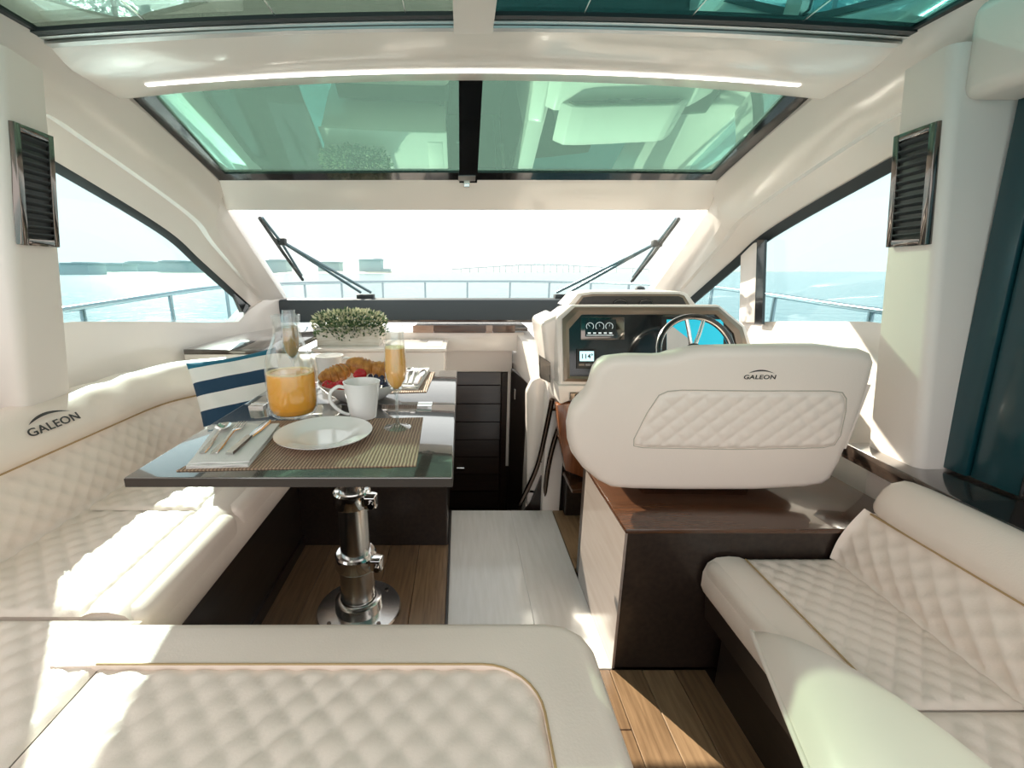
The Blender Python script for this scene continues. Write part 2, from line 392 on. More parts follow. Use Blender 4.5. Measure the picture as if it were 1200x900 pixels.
# ---- roof side shells running down into the windshield pillars
ROWA = [(-1.16, -.6, 1.905), (-1.16, .7, 1.885), (-1.16, 1.45, 1.835), (-1.165, 1.78, 1.785), (-1.14, 2.30, 1.602), (-1.175, 2.41, 1.495), (-1.245, 3.24, 1.0)]
ROWC = [(-1.40, -.6, 1.63), (-1.40, .7, 1.63), (-1.40, 1.45, 1.615), (-1.40, 1.68, 1.565), (-1.385, 2.22, 1.385), (-1.365, 2.46, 1.240), (-1.325, 2.86, .985)]
def shell(f, nm, lab):
    A = spline(ROWA, 8); C = spline(ROWC, 8); rows = [[f(p) for p in A]]
    # keep the hatch corner crisp
    for k, (t, dx, dz) in enumerate(((.18, .012, -.022), (.42, .035, -.030), (.60, .030, -.024), (.66, .012, -.004), (.85, .010, -.002), (1, 0, 0))):
        rows.append([f(lerp(a, c, t)+Vector((dx, 0, dz))*min(1, max(.25, (3.3-a.y)))) for a, c in zip(A, C)])
    rows.append([f(c+Vector((-.05, 0, .01))) for c in C])
    rows.append([f(lerp(a, c, .5)+Vector((-.14, .03, .10))) for a, c in zip(A, C)])
    rows.append([f(a+Vector((-.03, .04, .09))) for a in A]); rows.append([f(a+Vector((.0, .02, .03))) for a in A]); rows.append(rows[0])
    struct(loft(nm, rows, M['gelcoat'], None, angle=28), lab, 'trim')
shell(lambda p: Vector(p), 'trim_2', 'glossy white roof side moulding sweeping down to the windshield above the dinette')
shell(mir, 'trim_3', 'glossy white roof side moulding sweeping down to the windshield above the helm')

# ---- roof beams
def camb(x, drop): t = (x-CX)/1.2; return -drop*t*t
NX = [CX + 1.21*(-1+2*i/20) for i in range(21)]
def beam(nm, secs, lab, mat='gelcoat'):
    """secs: closed cross-section of (y, z, camber drop)"""
    rows = [[Vector((x, y, z+camb(x, d))) for x in NX] for y, z, d in secs]; rows.append(rows[0])
    o = struct(loft(nm, rows, M[mat], None, angle=30), lab, 'ceiling beam'); return o
beam('ceiling', [(1.47, 1.855, .035), (1.55, 1.835, .045), (1.74, 1.832, .055), (1.785, 1.852, .06), (1.785, 1.92, .06), (1.47, 1.94, .035)], 'white cross beam with the light strip between the two roof hatches')
beam('trim_4', [(2.29, 1.618, 0), (2.30, 1.602, 0), (2.40, 1.500, 0), (2.42, 1.50, 0), (2.43, 1.56, 0), (2.33, 1.67, 0)], 'white header between the forward roof hatch and the windshield')
strip = loft('light_strip', [[Vector((x, 1.660, 1.829+camb(x, .05))) for x in [-1.03+2.14*i/24 for i in range(25)]], [Vector((x, 1.675, 1.829+camb(x, .05))) for x in [-1.03+2.14*i/24 for i in range(25)]]], M['led'], None, .008, (0, 0, 1))
tag(strip, 'long thin white light strip across the ceiling beam', 'light')

# ---- forward roof hatch
R1 = [Vector((x, 1.785, 1.872+camb(x, .06))) for x in NX]; R2 = [Vector((x, 2.30, 1.625)) for x in NX]
def hatch_pt(x, t): return lerp(Vector((x, 1.785, 1.872+camb(x, .06))), Vector((x, 2.30, 1.625)), t)
def hatch_sheet(nm, x0, x1, t0, t1, mat, parent, lift=0, th=.008, n=10):
    xs = [x0+(x1-x0)*i/n for i in range(n+1)]; ts = [t0+(t1-t0)*j/6 for j in range(7)]
    return loft(nm, [[hatch_pt(x, t)+Vector((0, 0, lift)) for x in xs] for t in ts], mat, parent, th, (0, .43, .9))
win = struct(hatch_sheet('window_1', -1.155, CX-.030, -.02, 1, M['glass_roof'], None), 'green tinted forward roof hatch pane on the dinette side', 'window')
win2 = struct(hatch_sheet('window_2', CX-.018+.04, 1.225, -.02, 1, M['glass_roof'], None), 'green tinted forward roof hatch pane on the helm side', 'window')
hatch_sheet('window_frame', -1.17, -1.085, -.02, 1.0, M['black'], win, -.012, .012)
hatch_sheet('window_frame', -1.165, CX-.02, .89, 1.01, M['black'], win, -.012, .012)
hatch_sheet('window_frame', 1.155, 1.24, -.02, 1.0, M['black'], win2, -.012, .012)
hatch_sheet('window_frame', CX, 1.235, .89, 1.01, M['black'], win2, -.012, .012)
bar = struct(hatch_sheet('trim_5', CX-.042, CX+.042, -.04, 1.01, M['black'], None, -.02, .02), 'black centre bar of the forward roof hatch', 'trim')
pk = P(547, 214, Y=2.30)
ltch = thing('hatch_latch', 'small chrome latch at the foot of the black hatch bar', 'latch', (pk.x, 2.285, 1.60))
hatch_sheet('latch_plate', pk.x-.040, pk.x+.040, .90, .96, M['alu'], ltch, -.024, .004, 2)
box('latch_hook', pk.x-.014, pk.x+.014, 2.276, 2.306, 1.585, 1.612, M['steel'], ltch, .003, 2)

# ---- aft roof hatch
def aft_pt(x, t):
    y = 1.475-t*1.9; return Vector((x, y, 1.875+.04*t+camb(x, .038)))
def aft_sheet(nm, x0, x1, t0, t1, mat, parent, lift=0, th=.008, n=10):
    xs = [x0+(x1-x0)*i/n for i in range(n+1)]; ts = [t0+(t1-t0)*j/6 for j in range(7)]
    return loft(nm, [[aft_pt(x, t)+Vector((0, 0, lift)) for x in xs] for t in ts], mat, parent, th, (0, 0, 1))
w3 = struct(aft_sheet('window_3', -1.17, CX-.05, -.01, 1, M['glass_roof_aft'], None), 'green tinted aft roof hatch pane on the dinette side, paled for sun glare', 'window')
w4 = struct(aft_sheet('window_4', CX+.05, 1.24, -.01, 1, M['glass_roof_glareless'], None), 'aft roof hatch pane on the helm side, tint darkened for lack of glare', 'window')
for wn, xa, xb in ((w3, -1.165, CX-.055), (w4, CX+.055, 1.235)):
    aft_sheet('window_track', xa, xb, .0, .012, M['alu'], wn, -.020, .018)
    aft_sheet('window_track', xa, xb, .014, .022, M['alu'], wn, -.012, .010)
    aft_sheet('window_seal', xa, xb, .023, .034, M['rubber'], wn, -.010, .010)
for wn, xa, xb in ((w3, -1.18, -1.15), (w4, 1.22, 1.25)):
    aft_sheet('window_seal', xa, xb, 0, 1, M['rubber'], wn, -.006, .012)
for xx in (-.85, -.5, -.15): aft_sheet('shade_seam', xx, xx+.0022, .03, 1, M['alu'], w3, -.003, .002, 1)
for xx in (.33, .62, .92): aft_sheet('shade_seam', xx, xx+.0022, .03, 1, M['alu'], w4, -.003, .002, 1)
struct(aft_sheet('trim_6', CX-.055, CX+.055, -.01, 1, M['gelcoat'], None, -.022, .035), 'white centre bar of the aft roof hatch', 'trim')

# ---- windshield
WS = [P(265, 247, Y=2.41), P(832, 247, Y=2.41), P(340, 352, Y=3.26), P(757, 352, Y=3.26)]
WSN = (WS[1]-WS[0]).cross(WS[2]-WS[0]).normalized()
if WSN.y < 0: WSN = -WSN
def ws(x, y, off=0): return PP(x, y, WS[0], WSN)+WSN*off
a, b_, c_, d_ = WS
ex = (b_-a).normalized()*.06
prow = prism('window_5', [a-ex+Vector((0, -.02, .02)), b_+ex+Vector((0, -.02, .02)), d_+ex*2+Vector((0, .02, -.02)), c_-ex*2+Vector((0, .02, -.02))], WSN*.008, M['glass'])
struct(prow, 'wide raked windshield', 'window')

# ---- side windows: pane, dark edge strip
CTOP = [Vector(p) for p in ROWC]
def side_window(f, nm, lab, ya=1.20, sw_=.030):
    top = [p for p in spline(ROWC, 8) if p.y > ya]; sill = spline(SILL[:6], 8)
    def sill_at(y):
        for p, q in zip(sill[:-1], sill[1:]):
            if p.y <= y <= q.y: return lerp(p, q, (y-p.y)/(q.y-p.y+1e-9))
        return sill[-1]
    lo = []
    for p in top:
        q = sill_at(p.y); q = Vector((q.x-.03, q.y, min(q.z-.01, p.z-.004))); lo.append(q)
    top = [Vector((p.x-.03, p.y, p.z+.01)) for p in top]
    o = struct(loft(nm, [[f(p) for p in lo], [f(lerp(p, q, .5)) for p, q in zip(lo, top)], [f(p) for p in top]], M['glass_side'], None, .006, (1, 0, 0)), lab, 'window')
    edge = [p for p in spline(ROWC, 8) if p.y > ya]
    loft('window_seal', [[f(p+Vector((.006, 0, .004))) for p in edge], [f(p+Vector((-.022, 0, -sw_))) for p in edge]], M['rubber'], o, .008, (-1, 0, 0))
    return o, edge
wl, _ = side_window(lambda p: Vector(p), 'window_6', 'curved triangular side window beside the dinette', sw_=.016)
wr, edge = side_window(mir, 'window_7', 'curved side window beside the helm')
# starboard mullion with black jamb
m0, m1 = P(866, 378, X=1.435), P(886, 378, X=1.44)
t0, t1 = P(868, 284, X=1.435), P(890, 284, X=1.445)
o = hull8('mullion', [m0, m1, m1+Vector((.05, .02, 0)), m0+Vector((.05, .02, 0))], [t0, t1, t1+Vector((.05, .02, 0)), t0+Vector((.05, .02, 0))], M['gelcoat'], wr, .004, 2)
j0, j1 = P(884, 380, X=1.43), P(893, 380, X=1.43); k0, k1 = P(887, 281, X=1.435), P(896, 281, X=1.435)
hull8('window_seal', [j0, j1, j1+Vector((.012, .0, 0)), j0+Vector((.012, .0, 0))], [k0, k1, k1+Vector((.012, .0, 0)), k0+Vector((.012, .0, 0))], M['black'], wr)
# black trim widens at the foot of the port window
pA = [P(272, 338, X=-1.345), P(292, 347, X=-1.33), P(291, 366, X=-1.32), P(284, 366, X=-1.33)]
prism('window_seal', pA, (-.02, 0, 0), M['black'], wl)

# ---- pillars with air vents
FB, AB, FT, AT = Vector((1.32, 1.36, .65)), Vector((1.31, 1.19, .65)), Vector((1.188, 1.36, 1.65)), Vector((1.165, 1.21, 1.65))
def pz(a, b, z): return lerp(a, b, (z-.65))
def pillar(f, nm, lab, zs=(.30, .6, .9, 1.2, 1.45, 1.72)):
    rows = []
    for z in zs:
        fb, ab = pz(FB, FT, z), pz(AB, AT, z)
        r = .013; corner = []
        ob = Vector((max(ab.x+.16, 1.42), ab.y+.005, z)); of_ = Vector((max(fb.x+.16, 1.46), fb.y+.02, z))
        corner = [fb+Vector((.03, .02, 0)), fb+Vector((.006, .006, 0)), fb+Vector((0, -.02, 0))]
        for k in range(5):
            th = PI/2*k/4; corner.append(ab+Vector((r*2-r*2*math.cos(th), r*2-r*2*math.sin(th), 0)))
        corner += [ob, of_]
        rows.append([f(p) for p in corner+[corner[0]]])
    struct(loft(nm, rows, M['panel'], None, angle=40), lab, 'pillar')
pillar(lambda p: mir(p)+Vector((-.05*max(0, min(1, 1.4-p[2])), .06*max(0, min(1, 1.4-p[2])), 0)), 'wall_pillar_left', 'tall white pillar with an air vent beside the dinette', (.79, .9, 1.2, 1.45, 1.72))
pillar(lambda p: Vector(p), 'wall_pillar_right', 'tall white pillar with an air vent beside the helm')
def vent(side, lab):
    z0, z1 = 1.268, 1.560
    mid = lambda z, t: lerp(pz(FB, FT, z)+Vector((0, -.008, 0)), pz(AB, AT, z)+Vector((0, .018, 0)), t)
    b0, b1, u0, u1 = mid(z0, 0), mid(z0, 1), mid(z1, 0), mid(z1, 1)
    if side < 0: b0, b1, u0, u1 = [mir(p) for p in (b0, b1, u0, u1)]
    o = lerp(b0, b1, .5); ex = (b1-b0).normalized(); ey = (lerp(u0, u1, .5)-o).normalized()
    n = ex.cross(ey)
    if n.x*side > 0: ex = -ex
    mt = frame_mtx(o, ex, ey); h = (lerp(u0, u1, .5)-o).length; w_ = (b1-b0).length/2
    t = thing('air_vent', lab, 'vent', (0, 0, 0))
    fw = .019
    def lb(nm, x0, x1, y0, y1, z0_, z1_, m, bev=.002): return box(nm, x0, x1, y0, y1, z0_, z1_, m, t, bev, 2)
    lb('backing', -w_+.004, w_-.004, .004, h-.004, -.006, .0055, M['black_matt'])
    lb('frame', -w_, -w_+fw, 0, h, -.004, .014, M['steel_dark']); lb('frame', w_-fw, w_, 0, h, -.004, .014, M['steel_dark'])
    lb('frame', -w_+fw, w_-fw, 0, fw, -.004, .014, M['steel_dark']); lb('frame', -w_+fw, w_-fw, h-fw, h, -.004, .014, M['steel_dark'])
    ns = 13
    for k in range(ns):
        y = fw+(h-2*fw)*(k+.5)/ns
        hull8('slat', [(-w_+fw, y-.006, .005), (w_-fw, y-.006, .005), (w_-fw, y-.004, .005), (-w_+fw, y-.004, .005)],
              [(-w_+fw, y+.003, .013), (w_-fw, y+.003, .013), (w_-fw, y+.0055, .013), (-w_+fw, y+.0055, .013)], M['rubber'], t)
    t.matrix_world = mt
M['steel_dark'] = material('dark_polished_steel', (.20, .175, .16), .12, metal=1)
vent(-1, 'dark slatted air vent in a polished frame on the pillar beside the dinette')
vent(1, 'dark slatted air vent in a polished frame on the pillar beside the helm')

# ---- starboard: dark counter, door glass, roof housing
struct(hull8('trim_7', [(1.17, .2, .60), (1.50, .2, .60), (1.50, 1.40, .60), (1.27, 1.40, .60)], [(1.17, .2, .65), (1.50, .2, .65), (1.50, 1.40, .65), (1.27, 1.40, .65)], M['wenge_gloss'], None, .004, 2), 'glossy dark counter along the starboard side behind the sofa', 'counter')
box('counter_panel', 1.22, 1.45, .72, 1.0, .648, .656, M['black'], bpy.data.objects['trim_7'], .002, 1)
dr = struct(hull8('door_1', [(1.40, .55, .66), (1.408, .55, .66), (1.408, 1.175, .66), (1.40, 1.175, .66)], [(1.34, .55, 1.60), (1.348, .55, 1.60), (1.348, 1.19, 1.60), (1.34, 1.19, 1.60)], M['glass_teal']), 'dark teal glass side door aft of the helm pillar', 'door')
def door_bar(y0, y1, m, off=0, z0=.655, z1=1.61, nm='door_frame'):
    k = lambda z: 1.40-.06*(z-.66)/.94-off
    hull8(nm, [(k(z0)-.018, y0, z0), (k(z0)+.02, y0, z0), (k(z0)+.02, y1, z0), (k(z0)-.018, y1, z0)], [(k(z1)-.018, y0, z1), (k(z1)+.02, y0, z1), (k(z1)+.02, y1, z1), (k(z1)-.018, y1, z1)], M[m], dr, .003, 2)
M['teal_frame'] = material('dark_teal_painted_frame', (.006, .05, .062), .3, coat=.4)
door_bar(1.135, 1.20, 'teal_frame'); door_bar(1.02, 1.13, 'teal_frame', -.008); door_bar(.985, 1.015, 'black'); door_bar(.55, .60, 'teal_frame')
box('door_latch', 1.325, 1.365, 1.00, 1.05, 1.255, 1.268, M['black'], dr, .002, 1)
hs = [(1.20, .3, 1.595), (1.46, .3, 1.595), (1.46, 1.225, 1.595), (1.20, 1.225, 1.595)]
struct(hull8('trim_8', hs, [(x-.02*(x < 1.3), y, 1.80) for x, y, z in hs], M['panel'], None, .03, 4), 'rounded white overhead housing above the teal side door', 'trim')

# ---- forward: dash shelf, ledges, companionway
DASH_Y = 3.08
struct(hull8('trim_9', [(-1.25, DASH_Y, .86), (1.32, DASH_Y, .86), (1.32, 3.36, .86), (-1.25, 3.36, .86)], [(-1.25, DASH_Y+.05, 1.012), (1.32, DASH_Y+.05, 1.012), (1.32, 3.36, 1.012), (-1.25, 3.36, 1.012)], M['charcoal'], None, .012, 3), 'charcoal padded dash shelf below the windshield', 'dashboard')
box('dash_edge', -1.0, .62, DASH_Y-.02, DASH_Y+.08, .868, .880, M['wenge_gloss'], bpy.data.objects['trim_9'])
led_ = struct(box('trim_10', -.30, .42, 2.82, 3.10, .835, .858, M['wenge_gloss'], None, .003, 2), 'brown veneer ledge under the charcoal dash', 'ledge')
M['pinkwood'] = material('pale_brown_gloss_veneer', (.38, .25, .19), .2, coat=.8, color2=(.28, .17, .12), vscale=4, stretch=(3, 20, 20))
for xa, xb, mm in ((-.30, -.17, 'pinkwood'), (-.168, .155, 'mahog'), (.157, .20, 'pinkwood'), (.202, .34, 'mahog')):
    box('ledge_facing', xa, xb, 2.812, 2.822, .826, .872, M[mm], led_, .002, 1)
fas = struct(box('wall_front', -.86, .40, 2.84, 2.90, .705, .826, M['gelcoat'], None, .006, 2), 'white fascia above the companionway door', 'wall')
box('fascia_lower', -.86, .34, 2.93, 3.00, .55, .72, M['panel'], fas, .004, 2)
# side wall of the companionway, falling from the ledge to the helm
swt = [Vector((.345, 2.99, .83)), Vector((.385, 2.55, .83)), Vector((.43, 2.12, .83))]
struct(hull8('wall_companionway', [(.34, 3.0, -.75), (.42, 2.10, -.75), (.50, 2.10, -.75), (.42, 3.0, -.75)], [(.345, 3.0, .835), (.42, 2.10, .70), (.52, 2.10, .70), (.44, 3.0, .835)], M['gelcoat'], None, .006, 2), 'white side wall of the companionway beside the helm', 'wall')
struct(box('wall_companionway_port', -.125, -.092, 2.11, 3.0, -.75, .37, M['wenge']), 'dark veneer side wall of the companionway under the white cabinet', 'wall')
# companionway door of stacked dark boards
dr2 = struct(box('door_2', -.14, .46, 3.0, 3.03, -.75, .60, M['wenge']), 'dark brown boarded door at the foot of the companionway', 'door')
zz = -.74
M['wenge_b'] = material('dark_brown_board', (.036, .019, .012), .32, coat=.2, coat_rough=.1, color2=(.022, .012, .009), vscale=5, stretch=(1.5, 14, 14))
while zz < .50:
    hull8('slat', [(-.09, 2.972, zz), (.275, 2.972, zz), (.275, 3.002, zz), (-.09, 3.002, zz)], [(-.09, 2.990, zz+.125), (.275, 2.990, zz+.125), (.275, 3.002, zz+.125), (-.09, 3.002, zz+.125)], M['wenge_b'], dr2, .003, 1)
    zz += .132
box('door_rail', -.12, .335, 2.975, 3.002, .535, .60, M['wenge_b'], dr2, .003, 1)
box('door_stile', .28, .325, 2.975, 3.002, -.75, .535, M['wenge_b'], dr2, .003, 1)
box('jamb', .318, .338, 2.955, 2.975, -.14, .598, M['gelcoat'], dr2, .002, 1)
hd = P(539, 549, Y=2.95)
tube('handle', [(hd.x-.022, 2.955, hd.z), (hd.x+.03, 2.955, hd.z)], .009, M['chrome'], dr2, 10)
# black hinged door leaf folded against the side wall
lf = [P(599, 432, Y=2.90), P(619, 450, Y=2.50), P(616, 600, Y=2.50), P(597, 600, Y=2.90)]
lf[2].x = lf[1].x; lf[3].x = lf[0].x; lf[2].z = lf[3].z = -.70
d3 = struct(prism('door_3', lf, (.012, 0, 0), M['wenge']), 'black cabin door leaf folded open against the white side wall', 'door')
for hx, hy in ((605, 461), (604, 543)):
    h = P(hx, hy, Y=2.80); k = thing('h', '', '') if False else None
    box('hinge', h.x-.014, h.x+.002, 2.77, 2.83, h.z-.035, h.z+.035, M['steel'], d3, .003, 1)
M['edge'] = material('matt_brown_edge', (.030, .019, .014), .5)
M['pale_seam'] = material('grey_beige_stitching', (.45, .40, .33), .6)
# ================================================================== FURNITURE
def logo(parent, mt, size):
    text_mesh('logo_lettering', 'GALEON', mt, size, M['ink'], parent, .0005, 1.05, 1.25, size*.012)
    # swoosh above the letters
    up, lo = [], []
    for k in range(13):
        t = k/12; x = (-2.0+4.1*t)*size
        yb = size*(.62+.42*math.sin(PI*(t*.9+.06))); th = size*.26*math.sin(PI*min(1, t*1.02))**.7*(1.2-.6*t)+.0002
        up.append(mt @ Vector((x, yb+th, .0004))); lo.append(mt @ Vector((x, yb, .0004)))
    loft('logo_swoosh', [lo, up], M['ink'], parent)
# ---- dinette sofa (port side, runs on forward behind the table)
sofa = thing('dinette_sofa', 'long cream leather sofa with quilted back along the side window, behind the dining table', 'sofa', (-1.0, 1.0, 0))
box('base', -1.34, -.71, .0, 1.84, 0, .37, M['wenge'], sofa, .004, 1)
box('base', -.74, -.06, 1.79, 2.45, 0, .37, M['wenge'], sofa, .004, 1)
box('plinth', -.745, -.70, .1, 1.80, 0, .05, M['wenge'], sofa)
def roll_x(name, x0, x1, y0, y1, parent, zb=.365, zt=.503, r=.045, mat='leather'):
    return box(name, x0, x1, y0, y1, zb, zt, M[mat], parent, r, 5)
for ya, yb in ((.796, 1.224), (1.228, 1.90)):
    c = box('seat_cushion', -1.17, -.67, ya, yb, .362, .500, M['leather'], sofa, .03, 4)
    # rounded front roll, fuller than the quilted centre
    pts = [(-.795, .498), (-.775, .506), (-.74, .508), (-.705, .498), (-.680, .470), (-.668, .43), (-.668, .385), (-.68, .365), (-.80, .365)]
    if ya < 1: loft('front_roll', [[Vector((x, y, z)) for y in (.797, 1.2, 1.6, 1.90)] for x, z in pts], M['leather'], sofa)
    q = quilt('quilted_panel', lambda u, v, a=ya: Vector((-1.135+v*1.0, a+u, .501)) if False else Vector((-.795-v, a+u, .501)), yb-ya, .345, M['leather'], c)
cc = box('seat_cushion', -1.17, -.662, .02, .660, .362, .500, M['leather'], sofa, .02, 3)
box('seat_cushion', -1.17, -.79, .655, .792, .362, .500, M['leather'], sofa, .02, 3)
quilt('quilted_panel', lambda u, v: Vector((-.66-v, .03+u, .501)), .755, .48, M['leather'], cc)
fc = box('seat_cushion', -.668, -.05, 1.80, 2.32, .362, .50, M['leather'], sofa, .045, 4)
# back: sweep of a cross-section along the side, turning in at the forward end
PATH = [Vector((0, y, 0)) for y in (-.05, .25, .55, .85, 1.15, 1.45, 1.62)]
NRM = [Vector((1, 0, 0))]*len(PATH)
PATH = [Vector((-1.13, p.y, 0)) for p in PATH]; PN = list(NRM)
for k in range(1, 9):
    th = PI/2*k/8; PATH.append(Vector((-1.13+.30*(1-math.cos(th)), 1.62+.30*math.sin(th), 0))); PN.append(Vector((math.cos(th), -math.sin(th), 0)))
PATH.append(Vector((-.60, 1.92, 0))); PN.append(Vector((0, -1, 0)))
ARC = [0]
for a, b in zip(PATH[:-1], PATH[1:]): ARC.append(ARC[-1]+(b-a).length)
def on_path(s):
    s = max(0, min(ARC[-1]-1e-6, s))
    for i in range(len(ARC)-1):
        if ARC[i] <= s <= ARC[i+1]:
            t = (s-ARC[i])/(ARC[i+1]-ARC[i]); return lerp(PATH[i], PATH[i+1], t), lerp(PN[i], PN[i+1], t).normalized()
QL = math.hypot(.065, .192)
def back_fn(u, v):
    p, n = on_path(u); t = v/QL; bulge = .012*math.sin(PI*min(1, max(0, t)))
    return p - n*(.065*t-bulge) + Vector((0, 0, .498+.192*t))
ss = [ARC[-1]*k/60 for k in range(61)]
bk = loft('backrest', [[on_path(s)[0]-on_path(s)[1]*o_+Vector((0, 0, z)) for s in ss] for o_, z in ((.005, .40), (.008, .50), (.072, .69), (.14, .70), (.14, .40), (.005, .40))], M['leather'], sofa)
quilt('quilted_panel', lambda u, v: back_fn(ARC[-1]-u, v), ARC[-1], QL, M['leather'], bk, s=.062)
BOL = [(.075, .690), (.055, .694), (.042, .705), (.038, .722), (.042, .745), (.058, .775), (.082, .803), (.115, .822), (.155, .826), (.19, .815), (.205, .79), (.205, .69), (.075, .690)]
def bol_w(s):
    return .0025*math.sin(s*31+1.3*math.sin(s*9))*max(0, min(1, (s-1.15)*3))
loft('bolster', [[on_path(s)[0]-on_path(s)[1]*(o_+bol_w(s)*(z > .72))+Vector((0, 0, z+bol_w(s+.4)*(z > .78))) for s in [ARC[-1]*k/150 for k in range(151)]] for o_, z in BOL], M['leather'], bk, angle=60)
tube('seam', [back_fn(s, QL)+on_path(s)[1]*.004 for s in ss], .0035, M['leather_seam'], bk, 6)
pl = P(62, 493, X=-1.178)
logo(bk, frame_mtx((-1.1905+.0115, 1.24, .769), (0, 1, 0), (-.02, 0, .035)), .033)

# ---- dinette bench (aft, across the cabin)
bench = thing('dinette_bench', 'cream quilted leather bench across the cabin on the near side of the dining table', 'bench', (-.25, .4, 0))
box('base', -.705, .235, .02, .755, 0, .365, M['wenge'], bench, .004, 1)
bs = box('seat_cushion', -.655, .20, .02, .72, .362, .497, M['leather'], bench, .02, 3)
outl = [(-.73, .662), (-.765, .672), (-.785, .70), (-.782, .735), (-.755, .768), (-.71, .782), (.17, .784), (.215, .775), (.245, .75), (.258, .715), (.258, .03), (.134, .03), (.134, .575)]
for k in range(1, 7):
    th = PI/2*k/6; outl.append((.134-.095*(1-math.cos(th)), .575+.09*math.sin(th)))
outl += [(-.66, .665)]
bm = bmesh.new(); lo = [bm.verts.new((x, y, .362)) for x, y in outl]; hi = [bm.verts.new((x, y, .509)) for x, y in outl]
fbot = bm.faces.new(lo[::-1]); ftop = bm.faces.new(hi)
for i in range(len(outl)): bm.faces.new((lo[i], lo[(i+1) % len(outl)], hi[(i+1) % len(outl)], hi[i]))
bmesh.ops.bevel(bm, geom=[e for e in ftop.edges if (e.verts[0].co.y > .6655+.0005 or e.verts[0].co.x > .2) and (e.verts[1].co.y > .6655+.0005 or e.verts[1].co.x > .2)], offset=.034, segments=5, profile=.5, affect='EDGES')
from_bm('front_roll', bm, M['leather'], bs, True, 50)
def bmask(u, v):
    x, y = -.66+u, .03+v
    dx, dy = x-.039, y-.575
    if dx > 0 and dy > 0: return .094-math.hypot(dx, dy)
    return 1
quilt('quilted_panel', lambda u, v: Vector((-.66+u, .03+v, .499)), .80, .640, M['leather'], bs, s=.066)
seam = [(.136, .03), (.136, .3), (.136, .575)]
for k in range(1, 9):
    th = PI/2*k/8; seam.append((.039+.097*math.cos(th), .575+.092*math.sin(th)))
seam += [(-.3, .667), (-.66, .667)]
tube('stitching', [(x, y, .5095) for x, y in seam], .0022, M['leather_seam'], bs, 6)

# ---- dining table
tb = thing('dining_table', 'glossy dark wood dining table with a folding leaf on a chrome pedestal', 'table', (-.37, 1.40, 0))
TX0, TX1, TY0, TY1, TZ = -.708, -.018, .868, 1.925, .78
box('table_leaf', TX0, TX1, TY0, 1.4035, TZ-.022, TZ, M['tabletop'], tb, .003, 2)
box('table_leaf', TX0, TX1, 1.4055, TY1, TZ-.022, TZ, M['tabletop'], tb, .003, 2)
for _yb, _ye, _xb, _xe in ((TY0-.0015, TY0+.001, TX0+.001, TX1-.001), (TY0, TY1, TX1-.001, TX1+.0015)):
    box('edge_band', _xb, _xe, _yb, _ye, TZ-.021, TZ-.0025, M['edge'], tb)
for hx in (498, 303):
    h = P(hx, 474, Z=TZ)
    hg = box('hinge', h.x-.024, h.x+.024, 1.380, 1.430, TZ-.002, TZ+.0015, M['chrome'], tb, .001, 1)
    tube('hinge_pin', [(h.x-.024, 1.405, TZ+.001), (h.x+.024, 1.405, TZ+.001)], .003, M['chrome'], hg, 8)
box('under_frame', TX0+.10, TX1-.10, TY0+.12, TY1-.12, TZ-.045, TZ-.022, M['wenge'], tb, .003, 1)
px, py = -.372, 1.40
pc = (px, py, 0)
bp = lathe('foot_plate', [(0, 0), (.150, 0), (.152, .004), (.148, .010), (.085, .014), (.082, .05), (.074, .056), (.064, .056)], pc, M['steel'], tb, 40)
for k in range(4):
    th = PI/4+k*PI/2; lathe('screw', [(0, .016), (.007, .016), (.008, .010)], (px+.122*math.cos(th), py+.122*math.sin(th), 0), M['steel_dark'], bp, 10)
lathe('lower_column', [(.061, .05), (.061, .20)], pc, M['steel'], tb, 40)
lathe('middle_column', [(.052, .18), (.052, .45)], pc, M['steel'], tb, 40)
lathe('upper_column', [(.043, .43), (.043, .74)], pc, M['steel'], tb, 40)
lathe('top_plate', [(0, .735), (.11, .735), (.11, .745), (0, .745)], pc, M['steel'], tb, 32)
def collar(z, r, rin, h):
    c = lathe('clamp_collar', [(rin, z), (r, z), (r+.002, z+.004), (r+.002, z+h-.006), (r-.004, z+h), (rin, z+h-.002), (rin, z)], pc, M['chrome'], tb, 40)
    hull8('clamp_lug', [(px+r-.012, py-.052, z+.004), (px+r+.030, py-.046, z+.004), (px+r+.034, py-.006, z+.004), (px+r-.01, py+.004, z+.004)],
          [(px+r-.012, py-.052, z+h-.004), (px+r+.024, py-.046, z+h-.008), (px+r+.030, py-.006, z+h-.008), (px+r-.01, py+.004, z+h-.004)], M['chrome'], c, .006, 3)
    tube('clamp_bolt', [(px+r+.014, py-.066, z+h*.45), (px+r+.014, py-.03, z+h*.45)], .010, M['steel_dark'], c, 12)
collar(.185, .070, .052, .055); collar(.425, .061, .043, .055)

# ---- white cabinet behind the table
cb = thing('white_cabinet', 'low white cabinet with a flat lid behind the dining table', 'cabinet', (-.45, 2.6, 0))
box('body', -.825, -.09, 2.475, 2.80, 0, .765, M['gelcoat'], cb, .008, 3)
lid = box('lid', -.832, -.080, 2.462, 2.81, .765, .785, M['gelcoat'], cb, .006, 3)
box('lid_inset', -.20, -.11, 2.52, 2.76, .783, .788, M['panel'], lid, .003, 2)
# ---- dark shelf behind the sofa back
sh = box('side_shelf', -1.33, -.84, 2.13, 3.07, .812, .838, M['wenge_gloss'], None, .003, 2)
tag(sh, 'glossy dark shelf between the sofa back and the charcoal dash', 'shelf')
struct(hull8('wall_shelf', [(-1.33, 2.132, .30), (-.84, 2.132, .30), (-.84, 2.16, .30), (-1.33, 2.16, .30)], [(-1.33, 2.132, .812), (-.84, 2.132, .812), (-.84, 2.16, .812), (-1.33, 2.16, .812)], M['gelcoat']), 'white panel under the forward end of the dark shelf', 'wall')

